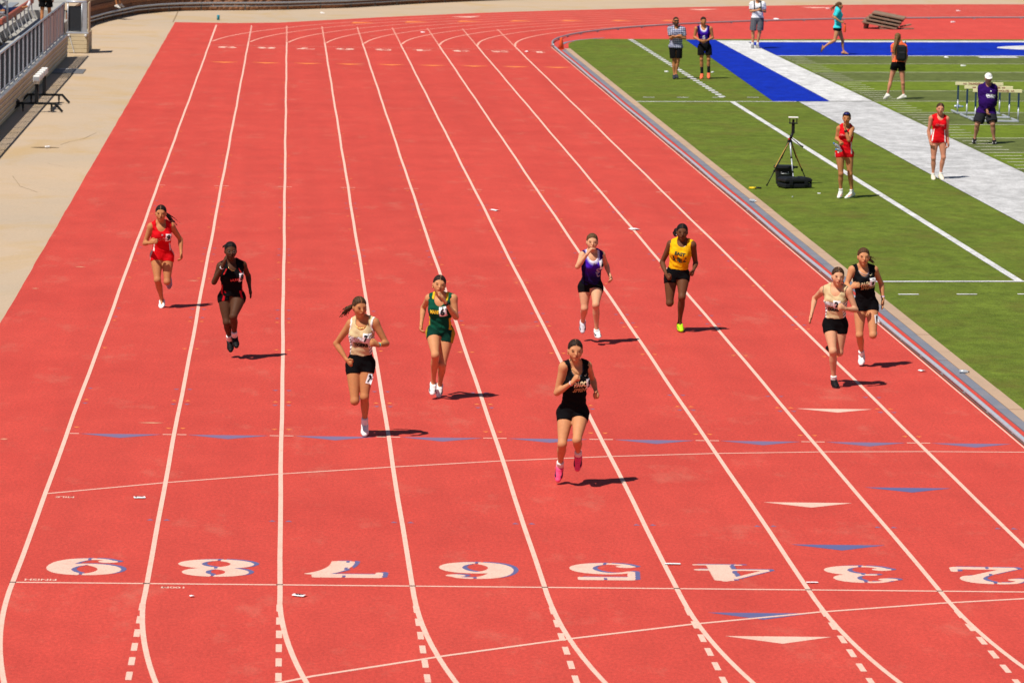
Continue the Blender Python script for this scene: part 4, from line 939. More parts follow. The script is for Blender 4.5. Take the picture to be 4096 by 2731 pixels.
    def tee(s, colfn, hem=.05, sleeve=.6, infl=.020, noise=.004, name='shirt', longs=False):
        J = s.J; pr = list(s.torso)
        for q in ('R', 'L'):
            pr += s.arm[q][0]+(s.arm[q][1] if longs else [])
            if hem < .15: pr.append(P_limb(J['hp'+q], J['hp'+q]*.6+J['kn'+q]*.4, [.090*s.fat, .086*s.fat], .04))
        def region(X, Y, Z):
            u, w, v = s.tc(X, Y, Z); e = np.sqrt((u/.066)**2+(np.minimum(v-1.06, 0)/np.where(w > 0, .10, .05))**2); d = (1-e)*.06
            hemd = (hem-v)*s.TL; far = np.full_like(hemd, 9.0)
            for q in ('R', 'L'):
                a, b, c = J['sh'+q], J['el'+q], J['wr'+q]; ba = b-a; t = ((X-a[0])*ba[0]+(Y-a[1])*ba[1]+(Z-a[2])*ba[2])/(ba@ba)
                tcl = np.clip(t, 0, 1); da = np.sqrt((X-a[0]-tcl*ba[0])**2+(Y-a[1]-tcl*ba[1])**2+(Z-a[2]-tcl*ba[2])**2)
                if longs:
                    cb = c-b; t2 = ((X-b[0])*cb[0]+(Y-b[1])*cb[1]+(Z-b[2])*cb[2])/(cb@cb); t2c = np.clip(t2, 0, 1); db = np.sqrt((X-b[0]-t2c*cb[0])**2+(Y-b[1]-t2c*cb[1])**2+(Z-b[2]-t2c*cb[2])**2)
                    d = np.where((db < .075) & (t2 > .5), np.maximum(d, (t2-.97)*.24), d); far = np.minimum(far, np.minimum(da, db))
                else:
                    d = np.where((da < .085) & (t > .3), np.maximum(d, (t-sleeve)*.28), d); far = np.where(t > 0.1, np.minimum(far, da), far)
            return np.maximum(d, np.where(far < .07, -1.0, hemd))
        o = s.mesh(name, pr, M_CLOTH, lambda P: colfn(*s.tc(P[:, 0], P[:, 1], P[:, 2])), infl, region, noise); s.shirt = s.tree(o); s.shirt_o = o; return o
    def shorts(s, colfn, waist=.27, hem=.30, infl=.010, flare=0.0, noise=.0015, name='shorts'):
        J = s.J; pr = s.torso[:2]+[s.torso[6], s.torso[10]]
        for q in ('R', 'L'):
            a, b = J['hp'+q], J['kn'+q]; g = s.fat; pr.append(P_limb(a, a+(b-a)*(hem+.08), [v*g*(1.0 if s.male else 1) for v in (.080, .081+flare*.4, .077+flare*.8, .068+flare)], .03))
        def region(X, Y, Z):
            u, w, v = s.tc(X, Y, Z); d = (v-waist)*s.TL
            ds = []
            for q in ('R', 'L'):
                a, b = J['hp'+q], J['kn'+q]; ba = b-a; L = np.linalg.norm(ba); t = ((X-a[0])*ba[0]+(Y-a[1])*ba[1]+(Z-a[2])*ba[2])/(ba@ba); tcl = np.clip(t, 0, 1.2)
                ds.append((np.sqrt((X-a[0]-tcl*ba[0])**2+(Y-a[1]-tcl*ba[1])**2+(Z-a[2]-tcl*ba[2])**2), (t-hem)*L))
            d = np.maximum(d, np.where(ds[0][0] < ds[1][0], ds[0][1], ds[1][1]))
            low = (v < -.16*.5/s.TL*.9) & (ds[0][1] > -9); return np.where(low, np.maximum(d, .007-np.abs(ds[0][0]-ds[1][0])*.5), d)
        o = s.mesh(name, pr, M_CLOTH, lambda P: colfn(*s.tc(P[:, 0], P[:, 1], P[:, 2])), infl, region, noise); s.sh_bvh = s.tree(o); return o
    def tree(s, o):
        me = o.data; return BVHTree.FromPolygons([v.co for v in me.vertices], [p.vertices for p in me.polygons])
    def print_(s, V, F, at, mat, name='lettering', lift=.003, bvh=None, side=None, parent=None, arch=0.0, axis=None):
        """lay flat print on the cloth: at = (to person's left, v) on the chest"""
        bvh = bvh or s.shirt; f = s.fs if axis is None else axis[0]; lx = -s.rs if axis is None else axis[1]; uy = s.U if axis is None else axis[2]; out = []
        o0 = (s.P+s.U*s.TL*at[1]+lx*at[0]) if axis is None else np.array(axis[3])
        ok = 0
        for x, y in V:
            p = o0+lx*x+uy*(y-arch*x*x*8); h_ = bvh.ray_cast(Vector(p+f*.4), Vector(-f))
            if h_[0] is not None: out.append(np.array(h_[0])+f*lift); ok += 1
            else: out.append(p+f*.11)
        return raw(name, out, F, mat, parent or s.shirt_o) if ok > len(V)*.5 else None
    def text(s, body, at, width, mat, height=None, arch=0.0, bold=.03, **k):
        V, F = text2d(body, 1, bold, 1); e = V.max(0)-V.min(0); V = V*np.array([width/e[0], (height/e[1]) if height else width/e[0]]); return s.print_(V, F, at, mat, arch=arch, **k)
    def bib(s, digit, at, w=.085, h=.105, tilt=0.0, bvh=None, axis=None, parent=None):
        w, h = w*1.12, h*1.10
        n = 5; V = []; F = []; c_, s_ = math.cos(tilt), math.sin(tilt)
        for j in range(n+1):
            for i in range(n+1): x, y = (i/n-.5)*w, (j/n-.5)*h; V.append((x*c_-y*s_, x*s_+y*c_))
        for j in range(n):
            for i in range(n): a = j*(n+1)+i; F.append((a, a+1, a+n+2, a+n+1))
        o = s.print_(V, F, at, M_PAPER, 'number_tag', .006, bvh, None, parent or s.root, 0, axis)
        if o:
            T, G = text2d(digit, 1, .055, 1); e = T.max(0)-T.min(0); T = T*np.array([w*.60/max(e[0], .35), h*.78/e[1]]); T = np.stack([T[:, 0]*c_-T[:, 1]*s_, T[:, 0]*s_+T[:, 1]*c_], 1)
            s.print_(T, G, at, M_INK, 'digit', .009, bvh, None, o, 0, axis)
        return o
    def shoe(s, q, upper, sole, sock=None, sock_h=.05, accent=None):
        J = s.J; an, to, kn = J['an'+q], J['to'+q], J['kn'+q]; sh = nz(kn-an); f = nz(to-an); n = nz(sh-f*(sh@f))
        for _ in range(2): f = nz(to-(an-n*.055)); n = nz(sh-f*(sh@f))
        heel = an-n*.052-f*.038; m = 1.10 if s.male else 1.0; L = min(max(np.linalg.norm(to-heel), .20), .27*m); toe = heel+f*L; side = np.cross(f, n)
        pr = [P_limb(heel, heel+f*L*.62, [.034*m, .034*m, .040*m], .02, (n, 1.0)), P_limb(heel+f*L*.55, toe-f*.028, [.041*m, .040*m, .030*m], .02, (n, 1.25)), P_limb(an+sh*.0, heel+f*.05+n*.01, [.038*m, .040*m], .02), P_limb(an+f*.02-n*.005, heel+f*L*.6, [.040*m, .036*m], .02)]
        hp = heel-n*.020
        def region(X, Y, Z):
            v = (X-hp[0])*n[0]+(Y-hp[1])*n[1]+(Z-hp[2])*n[2]; t = (X-an[0])*sh[0]+(Y-an[1])*sh[1]+(Z-an[2])*sh[2]; return np.maximum(-.008-v, t-.012)
        up, so_, ac = np.array(upper), np.array(sole), np.array(accent if accent is not None else upper)
        def col(P):
            v = (P-hp)@n; c = np.tile(up, (len(P), 1)); w = (P-heel)@f/L; sd = np.abs((P-heel)@side)
            c[(np.abs(v-.035-.025*(1-w)) < .008) & (w > .3) & (w < .8) & (sd > .026)] = ac; c[v < .012] = so_
            lace = (sd < .014) & (w > .35) & (w < .68) & (np.sin(w*75) > .2); c[lace] = c[lace]*.72
            return c
        o = s.mesh('shoe', pr, M_SHOE, col, 0, region, 0, min(s.h, .0075))
        if sock is not None:
            s.mesh('sock', [P_limb(an-sh*.02, an+sh*(sock_h+.03), [.038*m, .039*m], .01)], M_CLOTH, const(sock), .001, lambda X, Y, Z: ((X-an[0])*sh[0]+(Y-an[1])*sh[1]+(Z-an[2])*sh[2])-sock_h, .001, min(s.h, .008))
        return o
    def shoes(s, *a, **k): s.shoe('R', *a, **k); s.shoe('L', *a, **k)
    def band(s, q, col, t=.9, r=.028, w=.012, name='wristband'):
        a, b = s.J['el'+q], s.J['wr'+q]; d = nz(b-a); c = a+(b-a)*t
        return MB().tube([c-d*w/2, c+d*w/2], r, 10).build(name, col, s.root, True)
    def chain(s, mat=M_GOLD, v=.93, w=.075, name='necklace'):
        pts = []
        for t in np.linspace(-1, 1, 13):
            p = s.N+s.rs*w*t-s.U*.055*(1-t*t); h_ = s.bvh.ray_cast(Vector(p+s.fs*.3), Vector(-s.fs)); pts.append(np.array(h_[0])+s.fs*.003 if h_[0] is not None else p)
        return MB().tube(pts, .0032, 5).build(name, mat, s.root, True)
    def earring(s, sg, mat=M_GOLD):
        V, F = ico(s.hp(.078*sg, .004, -.040), np.eye(3), (.008,)*3, 1); return raw('earring', V, F, mat, s.root, True)

JN = 'hc nk shR elR wrR haR shL elL wrL haL hpR knR anR toR hpL knL anL toL'.split()
# joints in metres from each person's base point
POSE = {
 'r5': ((5.53, 6.39, 0.0), [(-0.004,-0.161,1.464), (0.009,-0.102,1.286), (-0.122,-0.155,1.291), (-0.187,-0.112,1.007), (-0.037,-0.28,1.137), (0.021,-0.313,1.219), (0.13,-0.028,1.29), (0.207,0.148,1.117), (0.238,0.047,1.008), (0.249,-0.014,0.968), (-0.083,0.003,0.767), (-0.124,-0.175,0.468), (-0.126,0.106,0.192), (-0.15,0.037,0.03), (0.079,-0.005,0.776), (0.026,-0.263,0.524), (0.064,0.046,0.325), (0.054,0.016,0.15)]),
 'r7': ((3.32, 9.98, 0.0), [(-0.016,-0.14,1.507), (0.017,-0.102,1.335), (-0.107,-0.045,1.308), (-0.272,0.073,1.062), (-0.153,-0.033,0.889), (-0.097,-0.096,0.841), (0.158,-0.129,1.333), (0.294,-0.136,1.093), (0.196,-0.291,1.094), (0.11,-0.347,1.126), (-0.076,0.003,0.822), (-0.056,-0.138,0.432), (-0.037,0.281,0.404), (-0.034,0.422,0.333), (0.084,-0.005,0.832), (0.056,-0.104,0.475), (0.067,0.096,0.132), (0.064,-0.034,0.017)]),
 'r6': ((4.35, 13.46, 0.0), [(-0.023,-0.143,1.415), (-0.005,-0.104,1.243), (-0.134,-0.017,1.237), (-0.2,0.207,1.099), (-0.225,0.108,0.919), (-0.234,0.068,0.828), (0.148,-0.132,1.252), (0.185,-0.174,1.023), (0.047,-0.307,1.221), (-0.025,-0.343,1.328), (-0.085,-0,0.813), (-0.062,-0.261,0.567), (-0.07,0.02,0.191), (-0.085,-0.08,0.062), (0.087,-0.008,0.796), (0.03,-0.106,0.433), (0.016,0.195,0.149), (-0.002,0.116,0.017)]),
 'r9': ((0.69, 23.34, 0.0), [(-0.016,-0.115,1.372), (-0.015,-0.085,1.198), (-0.154,-0.098,1.181), (-0.243,-0.043,0.93), (-0.172,-0.247,0.957), (-0.108,-0.311,0.984), (0.129,-0.033,1.187), (0.26,0.091,0.983), (0.274,-0.01,0.805), (0.28,-0.05,0.71), (-0.08,0.008,0.743), (-0.057,-0.143,0.415), (0.006,0.084,0.095), (-0.005,-0.056,0.013), (0.086,0,0.743), (0.082,-0.12,0.391), (0.096,0.24,0.354), (0.098,0.36,0.248)]),
 'r8': ((1.77, 17.3, 0.0), [(-0.022,-0.14,1.425), (-0.007,-0.101,1.241), (-0.147,-0.114,1.226), (-0.232,-0.109,1.012), (-0.123,-0.275,1.235), (-0.082,-0.317,1.359), (0.133,-0.008,1.233), (0.206,0.138,1.078), (0.228,0.067,0.936), (0.247,0.026,0.827), (-0.09,0.004,0.79), (-0.062,-0.098,0.489), (-0.024,0.16,0.226), (-0.008,0.079,0.086), (0.088,-0.006,0.8), (0.024,-0.263,0.586), (0.039,0.037,0.29), (0.072,-0.065,0.153)]),
 'r4': ((6.61, 19.57, 0.0), [(-0.007,-0.123,1.392), (-0.002,-0.093,1.225), (-0.13,-0.117,1.214), (-0.206,-0.253,1.069), (-0.087,-0.339,1.248), (-0.018,-0.323,1.341), (0.128,-0.01,1.213), (0.21,0.126,1.06), (0.245,0.044,0.939), (0.273,-0.017,0.873), (-0.086,0.001,0.757), (-0.088,-0.059,0.482), (-0.086,0.262,0.27), (-0.09,0.222,0.138), (0.078,-0.007,0.76), (0.048,-0.286,0.555), (0.077,-0.147,0.188), (0.1,-0.269,0.114)]),
 'r3': ((7.91, 21.1, 0.0), [(0.049,-0.125,1.406), (0.055,-0.095,1.253), (-0.094,-0.017,1.231), (-0.203,0.089,0.961), (-0.156,-0.114,0.807), (-0.119,-0.196,0.756), (0.198,-0.112,1.232), (0.26,0.005,0.963), (0.22,-0.154,0.888), (0.2,-0.193,0.838), (-0.085,0.003,0.772), (-0.1,-0.097,0.414), (-0.055,0.281,0.399), (-0.042,0.421,0.323), (0.089,-0.007,0.787), (0.063,-0.165,0.502), (0.055,0.015,0.112), (0.075,-0.126,0.022)]),
 'r2': ((9.4, 15.14, 0.0), [(-0.003,-0.143,1.412), (-0.013,-0.103,1.25), (-0.158,0.005,1.222), (-0.244,0.21,1.098), (-0.289,0.112,0.926), (-0.314,0.073,0.833), (0.132,-0.15,1.238), (0.23,-0.175,0.996), (0.079,-0.308,1.022), (-0.014,-0.363,1.052), (-0.075,0.001,0.779), (-0.045,-0.181,0.47), (-0.01,-0.063,0.093), (0.012,-0.194,0.019), (0.067,-0.007,0.775), (0.057,-0.026,0.44), (0.056,0.334,0.417), (-0.023,0.439,0.436)]),
 'r1': ((10.06, 17.24, 0.0), [(-0.066,-0.117,1.463), (-0.063,-0.087,1.299), (-0.205,-0.089,1.291), (-0.281,-0.126,1.093), (-0.247,-0.288,1.07), (-0.193,-0.33,1.104), (0.093,-0.005,1.286), (0.204,0.09,1.097), (0.224,0.028,0.911), (0.213,-0.011,0.751), (-0.078,0.004,0.813), (-0.088,-0.096,0.434), (-0.017,0.161,0.142), (-0.037,0.052,0.024), (0.078,-0.004,0.816), (0.078,-0.184,0.447), (0.132,0.173,0.447), (0.159,0.312,0.364)]),
 'plaid': ((13.34, 84.02, 0.029), [(-0.009,-0.027,1.631), (0.015,0.001,1.433), (-0.161,0.011,1.406), (-0.155,-0.04,1.163), (0.015,-0.219,1.222), (0.124,-0.245,1.255), (0.189,-0.008,1.405), (0.256,-0.041,1.165), (-0.014,-0.197,1.192), (-0.11,-0.192,1.226), (-0.073,0.006,0.895), (-0.031,-0.016,0.515), (-0.02,0.003,0.12), (-0.034,-0.176,0.028), (0.081,-0.002,0.898), (0.072,-0.022,0.517), (0.034,0,0.133), (0.062,-0.171,0.053)]),
 'athlete': ((14.16, 84.09, 0.041), [(-0.05,-0.028,1.633), (-0.039,0.001,1.454), (-0.241,0.012,1.426), (-0.288,0.034,1.174), (-0.154,-0.173,1.095), (-0.049,-0.259,1.053), (0.157,-0.009,1.433), (0.225,0.007,1.171), (0.037,-0.183,1.089), (-0.064,-0.248,1.048), (-0.092,0.004,0.892), (-0.078,-0.027,0.56), (-0.05,0.022,0.151), (-0.093,-0.116,0.015), (0.098,-0.006,0.896), (0.122,-0.037,0.563), (0.136,0.012,0.174), (0.124,-0.147,0.032)]),
 'backpackman': ((17.44, 101.11, 0.091), [(-0.008,-0.033,1.647), (-0.009,-0.003,1.468), (-0.189,0.007,1.432), (-0.219,0.008,1.201), (-0.034,-0.222,1.24), (0.041,-0.276,1.279), (0.168,-0.012,1.438), (0.234,-0.015,1.196), (0.12,-0.21,1.224), (0.052,-0.276,1.252), (-0.096,0.002,0.932), (-0.137,-0.016,0.526), (-0.134,0.024,0.13), (-0.15,-0.155,0.017), (0.094,-0.008,0.936), (0.075,-0.027,0.529), (0.026,0.016,0.133), (0.064,-0.147,0.02)]),
 'teal': ((19.55, 97.25, 0.122), [(0.029,0,1.539), (-0.011,0.002,1.428), (-0.029,-0.158,1.374), (-0.139,-0.232,1.172), (0.041,-0.221,1.053), (0.155,-0.207,1.018), (0.037,0.16,1.375), (-0.139,0.249,1.196), (-0.039,0.183,1.135), (0.025,0.16,1.105), (-0.015,-0.078,0.83), (-0.103,-0.094,0.46), (-0.432,-0.076,0.242), (-0.516,-0.072,0.103), (0.023,0.08,0.823), (0.165,0.073,0.456), (0.206,0.051,0.119), (0.359,0.043,0.037)]),
 'orange': ((18.34, 74.68, 0.104), [(-0.024,-0,1.621), (-0.004,0.019,1.476), (0.15,-0.009,1.384), (0.227,0.037,1.142), (0.178,-0.03,0.962), (0.168,-0.06,0.857), (-0.133,0.006,1.388), (-0.145,0.007,1.138), (-0.108,0.025,0.887), (-0.066,0.022,0.743), (0.087,-0.005,0.911), (0.136,-0.028,0.441), (0.167,-0.01,0.123), (0.004,0.059,0.02), (-0.087,0.003,0.908), (-0.175,0.028,0.51), (-0.257,0.012,0.134), (-0.336,0.077,0.017)]),
 'purple': ((18.1, 58.42, 0.101), [(0.024,-0.045,1.476), (0.036,-0.006,1.315), (-0.122,0.002,1.265), (-0.121,-0.058,1.021), (-0.012,-0.164,0.799), (-0.002,-0.184,0.736), (0.154,-0.012,1.276), (0.216,0.145,1.061), (0.21,0.125,0.849), (0.194,0.106,0.78), (-0.093,0.001,0.711), (-0.198,-0.054,0.448), (-0.225,0.068,0.12), (-0.273,-0.11,0.02), (0.095,-0.009,0.715), (0.134,-0.151,0.465), (0.186,-0.114,0.104), (0.161,-0.293,0.01)]),
 'redbottles': ((13.1, 43.9, 0.025), [(0.018,-0.049,1.546), (0.025,0.001,1.379), (-0.113,0.008,1.343), (-0.157,0.03,1.145), (-0.12,-0.172,1.112), (-0.109,-0.233,1.067), (0.127,-0.005,1.347), (0.047,-0.221,1.136), (-0.022,-0.197,1.334), (-0.022,-0.197,1.437), (-0.088,0.007,0.855), (-0.06,-0.025,0.48), (-0.047,0.034,0.133), (-0.112,-0.122,0.023), (0.088,-0.003,0.859), (0.113,-0.034,0.477), (0.166,0.023,0.125), (0.022,-0.079,0.015)]),
 'redwalk': ((15.56, 48.41, 0.062), [(0.018,-0.035,1.434), (0.027,-0.005,1.266), (-0.149,0.004,1.247), (-0.197,0.026,0.98), (-0.173,-0.035,0.779), (-0.156,-0.076,0.706), (0.161,-0.012,1.237), (0.173,0.017,0.986), (0.197,-0.034,0.773), (0.205,-0.065,0.679), (-0.077,0,0.807), (-0.089,-0.029,0.439), (-0.08,0.02,0.089), (-0.082,-0.12,0.012), (0.081,-0.008,0.81), (0.106,-0.069,0.461), (0.069,-0.028,0.111), (0.098,-0.159,0.02)]),
}
RUN = 'sprinters racing down the straight'; BY = 'people standing and walking on the infield'
def mk(key, label, group, **k):
    b, j = POSE[key]; return Person(b, dict(zip(JN, j)), label, group, **k)
def flat(name, col, rough=.6): return MATS.get(name) or mat_plain(name, col, rough, .3, 0, .06, 30)
BLK = (.005, .005, .006); REDC = (.62, .006, .012); TANC = (.57, .44, .245); WHT = (.78, .77, .75)
I_GOLD = flat('print_gold', (.85, .72, .42)); I_DGOLD = flat('print_dull_gold', (.42, .28, .12)); I_WHITE = flat('print_white', (.82, .82, .84)); I_BLACK = flat('print_black', (.007, .007, .008)); I_RED = flat('print_red', (.55, .03, .03))
I_YEL = flat('print_yellow', (.75, .55, .03)); I_GREY = flat('print_grey', (.26, .26, .42)); I_PINK = flat('print_pink', (.80, .30, .28)); I_GREEN = flat('print_green', (.01, .05, .03)); I_BLUEG = flat('print_slate', (.25, .31, .45))
def swoosh(p, at, w, mat):
    V = [(-.5, .10), (-.42, -.12), (-.25, -.2), (0, -.12), (.5, .18), (0, -.02), (-.22, -.06), (-.36, .0)]; p.print_([(x*w, y*w) for x, y in V], [(0, 1, 2, 7), (2, 6, 7), (2, 3, 5, 6), (3, 4, 5)], at, mat, 'logo')
def blk(u, w, v): return np.tile(np.array(BLK), (len(u), 1))
def solid(c): return lambda u, w, v: np.tile(np.array(c, float), (len(u), 1))
def pagosa(u, w, v):
    c = np.tile(np.array(BLK), (len(u), 1)); e = np.sqrt((u/.072)**2+(np.minimum(v-1.05, 0)/.2)**2); c[(e < 1.10) & (w > 0)] = (.05, .05, .06); return c
def canon(u, w, v):
    c = np.tile(np.array(TANC), (len(u), 1)); side = (np.abs(u) > .088+.02*np.sin(v*6)) & (v < .72); c[side] = WHT; st = side & (np.sin(u*150+v*75) > .55) & (np.abs(u) > .10); c[st] = (.02, .02, .03)
    e = np.sqrt((u/.072)**2+(np.minimum(v-1.05, 0)/.2)**2); return c
def redtop(u, w, v):
    c = np.tile(np.array(REDC), (len(u), 1)); c[(np.abs(np.abs(u)-(.108+.05*(.45-v))) < .007+.02*np.clip(.42-v, 0, 1)*.6) & (v < .46) & (w > -.02)] = WHT; return c
def redshort(u, w, v):
    c = np.tile(np.array(REDC), (len(u), 1)); c[(np.abs(u) > .135) & (np.abs(w) < .03)] = (.5, .4, .42); return c
def purp(u, w, v):
    e = np.sqrt((u/.072)**2+(np.minimum(v-1.05, 0)/.2)**2); t = np.clip((1.55-e)/.45, 0, 1)*(w > -.02); sp = (np.sin(u*190)*np.sin(v*105+u*40)+np.sin(u*90-v*60)*.7); t = np.clip(t*(.75+.4*(sp > .0)), 0, 1)[:, None]
    base = np.where((v > .42)[:, None], np.array((.045, .010, .34)), np.array((.014, .006, .07))); g = np.clip((v-.36)/.34, 0, 1)[:, None]; base = np.array((.012, .006, .06))*(1-g)+np.array((.055, .010, .40))*g
    base = np.where((np.abs(u) > .105)[:, None], base*.25, base); return base*(1-t)+np.array((.78, .78, .84))*t

# --- nine sprinters
p = mk('r5', 'sprinter out in front in black PAGOSA SPRINGS singlet and hot pink shoes', RUN, skin='mid', hair=(.026, .014, .009), vox=.0075, yaw=6, pitch=6, hands=('fist', 'fist'))
p.build_body(); p.hair('bun', nape=-.07); p.shorts(blk, .30, .27); p.singlet(pagosa, .20)
p.text('PAGOSA', (.03, .70), .225, I_GOLD, .060, 0, .06); p.text('SPRINGS', (.03, .57), .21, I_DGOLD, .050); swoosh(p, (.075, .86), .05, I_GOLD); p.bib('5', (.105, .69), .075, .105, .05)
p.shoes((.85, .075, .20), (.75, .12, .28), WHT, .075, (.02, .02, .03)); p.chain(); p.earring(1); p.band('R', flat('bead_pink', (.8, .5, .5)), .93)
p = mk('r7', 'sprinter in tan CANON CITY TIGERS singlet and black shorts with tag 7', RUN, skin='tan', hair=(.060, .030, .014), vox=.0075, yaw=20, pitch=10, roll=-3, hands=('fist', 'fist'))
p.build_body(); p.hair('pony', (-.62, .35, -.62), .34, nape=-.07); p.shorts(blk, .28, .26); p.singlet(canon, .27, piping=(WHT, .016))
p.text('CANON CITY', (.02, .66), .225, I_BLUEG, .066, .25, .07); p.text('CANON CITY', (.02, .66), .22, I_WHITE, .054, .25, .03, lift=.005); p.text('TIGERS', (.02, .53), .165, I_BLACK, .048, .1, .07); p.bib('7', (.088, .70), .075, .10, -.08)
k = p.J; a = k['hpL']+(k['knL']-k['hpL'])*.37; p.bib('7', None, .06, .095, -.25, p.bvh, (p.f, -p.r, p.U, a-p.r*.050))
p.shoes(WHT, (.70, .70, .72), WHT, .095); p.chain(M_GOLD, w=.08); p.band('L', flat('band_teal', (.05, .45, .55)), .92); p.band('L', flat('band_yellow', (.75, .65, .08)), .84, .029)
p = mk('r6', 'sprinter in dark green MANITOU singlet with hand raised to her chin', RUN, skin='mid', hair=(.022, .013, .010), vox=.0075, yaw=4, pitch=0, roll=7, hands=('relaxed', 'flat'))
def green(u, w, v):
    c = np.tile(np.array((.004, .070, .040)), (len(u), 1)); c[(np.abs(u) > .118) & (v < .5)] = (.66, .46, .02); c[(v > 1.0) & (np.abs(u) < .10)] = (.66, .46, .02); return c
p.build_body(); p.hair('pony', (.55, .4, -.65), .17, nape=-.07); p.shorts(lambda u, w, v: np.where((np.abs(u) > .15)[:, None], np.array((.4, .29, .02)), np.array((.004, .040, .026))), .26, .27); p.singlet(green, .10)
p.text('MANITOU', (.01, .70), .19, I_YEL, .050, 0, .06); p.bib('6', (.075, .73), .08, .105, .12); p.shoes(WHT, (.72, .72, .74), None, .05, (.05, .05, .06)); p.band('L', I_BLACK, .90, .029, .03, 'watch'); p.earring(1)
p = mk('r9', 'sprinter in red top and red shorts with tag 9 in the outside lane', RUN, skin='tan', hair=(.014, .010, .009), vox=.008, yaw=-3, pitch=6, hands=('relaxed', 'relaxed'))
p.build_body(); p.hair('pony', (.70, .3, -.62), .42, nape=-.07); p.shorts(redshort, .24, .23); p.singlet(redtop, .20)
p.text('DEMONS', (-.01, .62), .17, I_PINK, .045, 0, .0); p.text('DEMONS', (-.01, .62), .155, I_RED, .032, 0, -.005, lift=.005); p.text('x', (-.01, .76), .032, I_WHITE, .02, bold=.05); p.bib('9', (.080, .655), .08, .105, -.12); p.shoe('R', WHT, (.65, .65, .68)); p.shoe('L', (.30, .30, .42), (.04, .04, .10))
p = mk('r8', 'sprinter in glasses and black uniform with red trim and tag 8', RUN, skin='dark', hair=(.008, .006, .006), vox=.008, yaw=8, pitch=6, hands=('flat', 'flat'), fat=1.06)
def lajunta(u, w, v):
    c = np.tile(np.array(BLK), (len(u), 1)); c[(np.abs(np.abs(u)-(.135)) < .010) & (v < .45)] = (.5, .01, .015); c[(np.abs(np.abs(u)-.085-.25*(.92-v)) < .007) & (v > .78) & (v < .94) & (w > 0)] = (.5, .02, .02); return c
p.build_body(); p.hair('braids', nape=-.07, c=.010); p.shorts(lambda u, w, v: np.where((np.abs(np.abs(u)-.125-.1*(0-v)) < .013)[:, None] & (w > -.03)[:, None], np.array((.5, .01, .02)), np.array(BLK)), .30, .16); p.singlet(lajunta, .12, (.06, .18))
p.text('LA JUNTA', (.03, .63), .19, I_RED, .045, 0, .07); p.text('LA JUNTA', (.03, .63), .18, I_PINK, .022, 0, .0, lift=.005); p.bib('8', (.095, .68), .078, .105, -.1); p.shoes((.007, .007, .008), (.02, .02, .022), WHT, .10); p.chain(); p.band('R', flat('bangle', (.7, .7, .7), .3), .92)
for sg in (-1, 1):
    c = p.onface(.032*sg, .004)+p.hf*.012; MB().tube([c+p.hr*.019*math.cos(a)+p.hu*.015*math.sin(a) for a in np.linspace(0, 2*math.pi, 17)], .0013, 5, False).build('spectacles', flat('spectacle_frame', (.25, .22, .18), .3), p.root)
p = mk('r4', 'sprinter in purple and white singlet raising a hand to her mouth', RUN, skin='fair', hair=(.10, .052, .024), vox=.008, yaw=4, pitch=2, hands=('relaxed', 'relaxed'))
p.build_body(); p.hair('bun', nape=-.08); p.shorts(blk, .24, .24); p.singlet(purp, .15); p.text('S', (.04, .56), .060, I_GREY, .085, 0, .04); p.text('C', (.055, .46), .060, I_GREY, .085, 0, .04); p.bib('4', (.098, .74), .075, .11, .1); p.shoe('L', WHT, WHT, WHT, .03, (.03, .03, .05)); p.shoe('R', (.6, .6, .66), (.10, .10, .15), None, .04, (.03, .03, .05))
p = mk('r3', 'sprinter in yellow EAST singlet, black shorts and neon yellow shoes', RUN, skin='brown', hair=(.008, .007, .007), vox=.008, yaw=2, pitch=4, fat=1.06, hands=('fist', 'fist'))
p.build_body(); p.hair('puff', (-.85, .35, -.25), nape=-.07); p.shorts(blk, .27, .27); p.singlet(solid((.78, .42, .006)), .24, (.072, .13))
p.text('EAST', (.02, .74), .15, I_GREEN, .050, 0, .05); p.text('E', (.012, .57), .045, I_GREEN, .055, 0, .05); p.text('E', (.038, .535), .045, I_GREEN, .055, 0, .05)
for sg in (-1, 1):
    for j in range(3): p.print_([(sg*(.075-.016*j), -.055-.004*j), (sg*(.090-.016*j), -.05), (sg*(.098-.012*j), .02-.02*j), (sg*(.094-.01*j), .085-.045*j), (sg*(.088-.012*j), .02-.02*j)], [(0, 1, 2, 4), (4, 2, 3)], (.02, .61), I_GREEN, 'wing_print')
p.shoes((.45, .80, .012), (.55, .78, .03), None, .05, (.2, .45, .01)); p.earring(1, M_ALU); p.chain(M_ALU)
p = mk('r2', 'sprinter in tan CANON CITY singlet with tag 2 and black shoes', RUN, skin='fair', hair=(.050, .024, .012), vox=.008, yaw=10, pitch=4, roll=3, hands=('open', 'fist'))
p.build_body(); p.hair('pony', (.75, .3, -.6), .18, nape=-.07); p.shorts(blk, .27, .30); p.singlet(canon, .24, piping=((.06, .05, .045), .008))
p.text('CANON CITY', (.0, .65), .205, I_BLUEG, .062, .2, .07); p.text('CANON CITY', (.0, .65), .20, I_WHITE, .05, .2, .03, lift=.005); p.text('TIGERS', (.0, .51), .155, I_BLACK, .048, .1, .07); p.bib('2', (.060, .66), .085, .10, .05); p.shoes((.007, .007, .008), (.30, .30, .34), WHT, .06)
p = mk('r1', 'sprinter in black PAGOSA SPRINGS singlet with tag 1 and white shoes', RUN, skin='mid', hair=(.075, .036, .016), vox=.008, yaw=8, pitch=3, hands=('relaxed', 'open'))
p.build_body(); p.hair('pony', (.85, .35, -.42), .26, nape=-.07); p.shorts(blk, .28, .22); p.singlet(pagosa, .18)
p.text('PAGOSA', (.015, .66), .225, I_GOLD, .060, 0, .06); p.text('SPRINGS', (.015, .54), .205, I_DGOLD, .046); swoosh(p, (.07, .87), .05, I_GOLD); p.bib('1', (.072, .68), .08, .10, -.08)
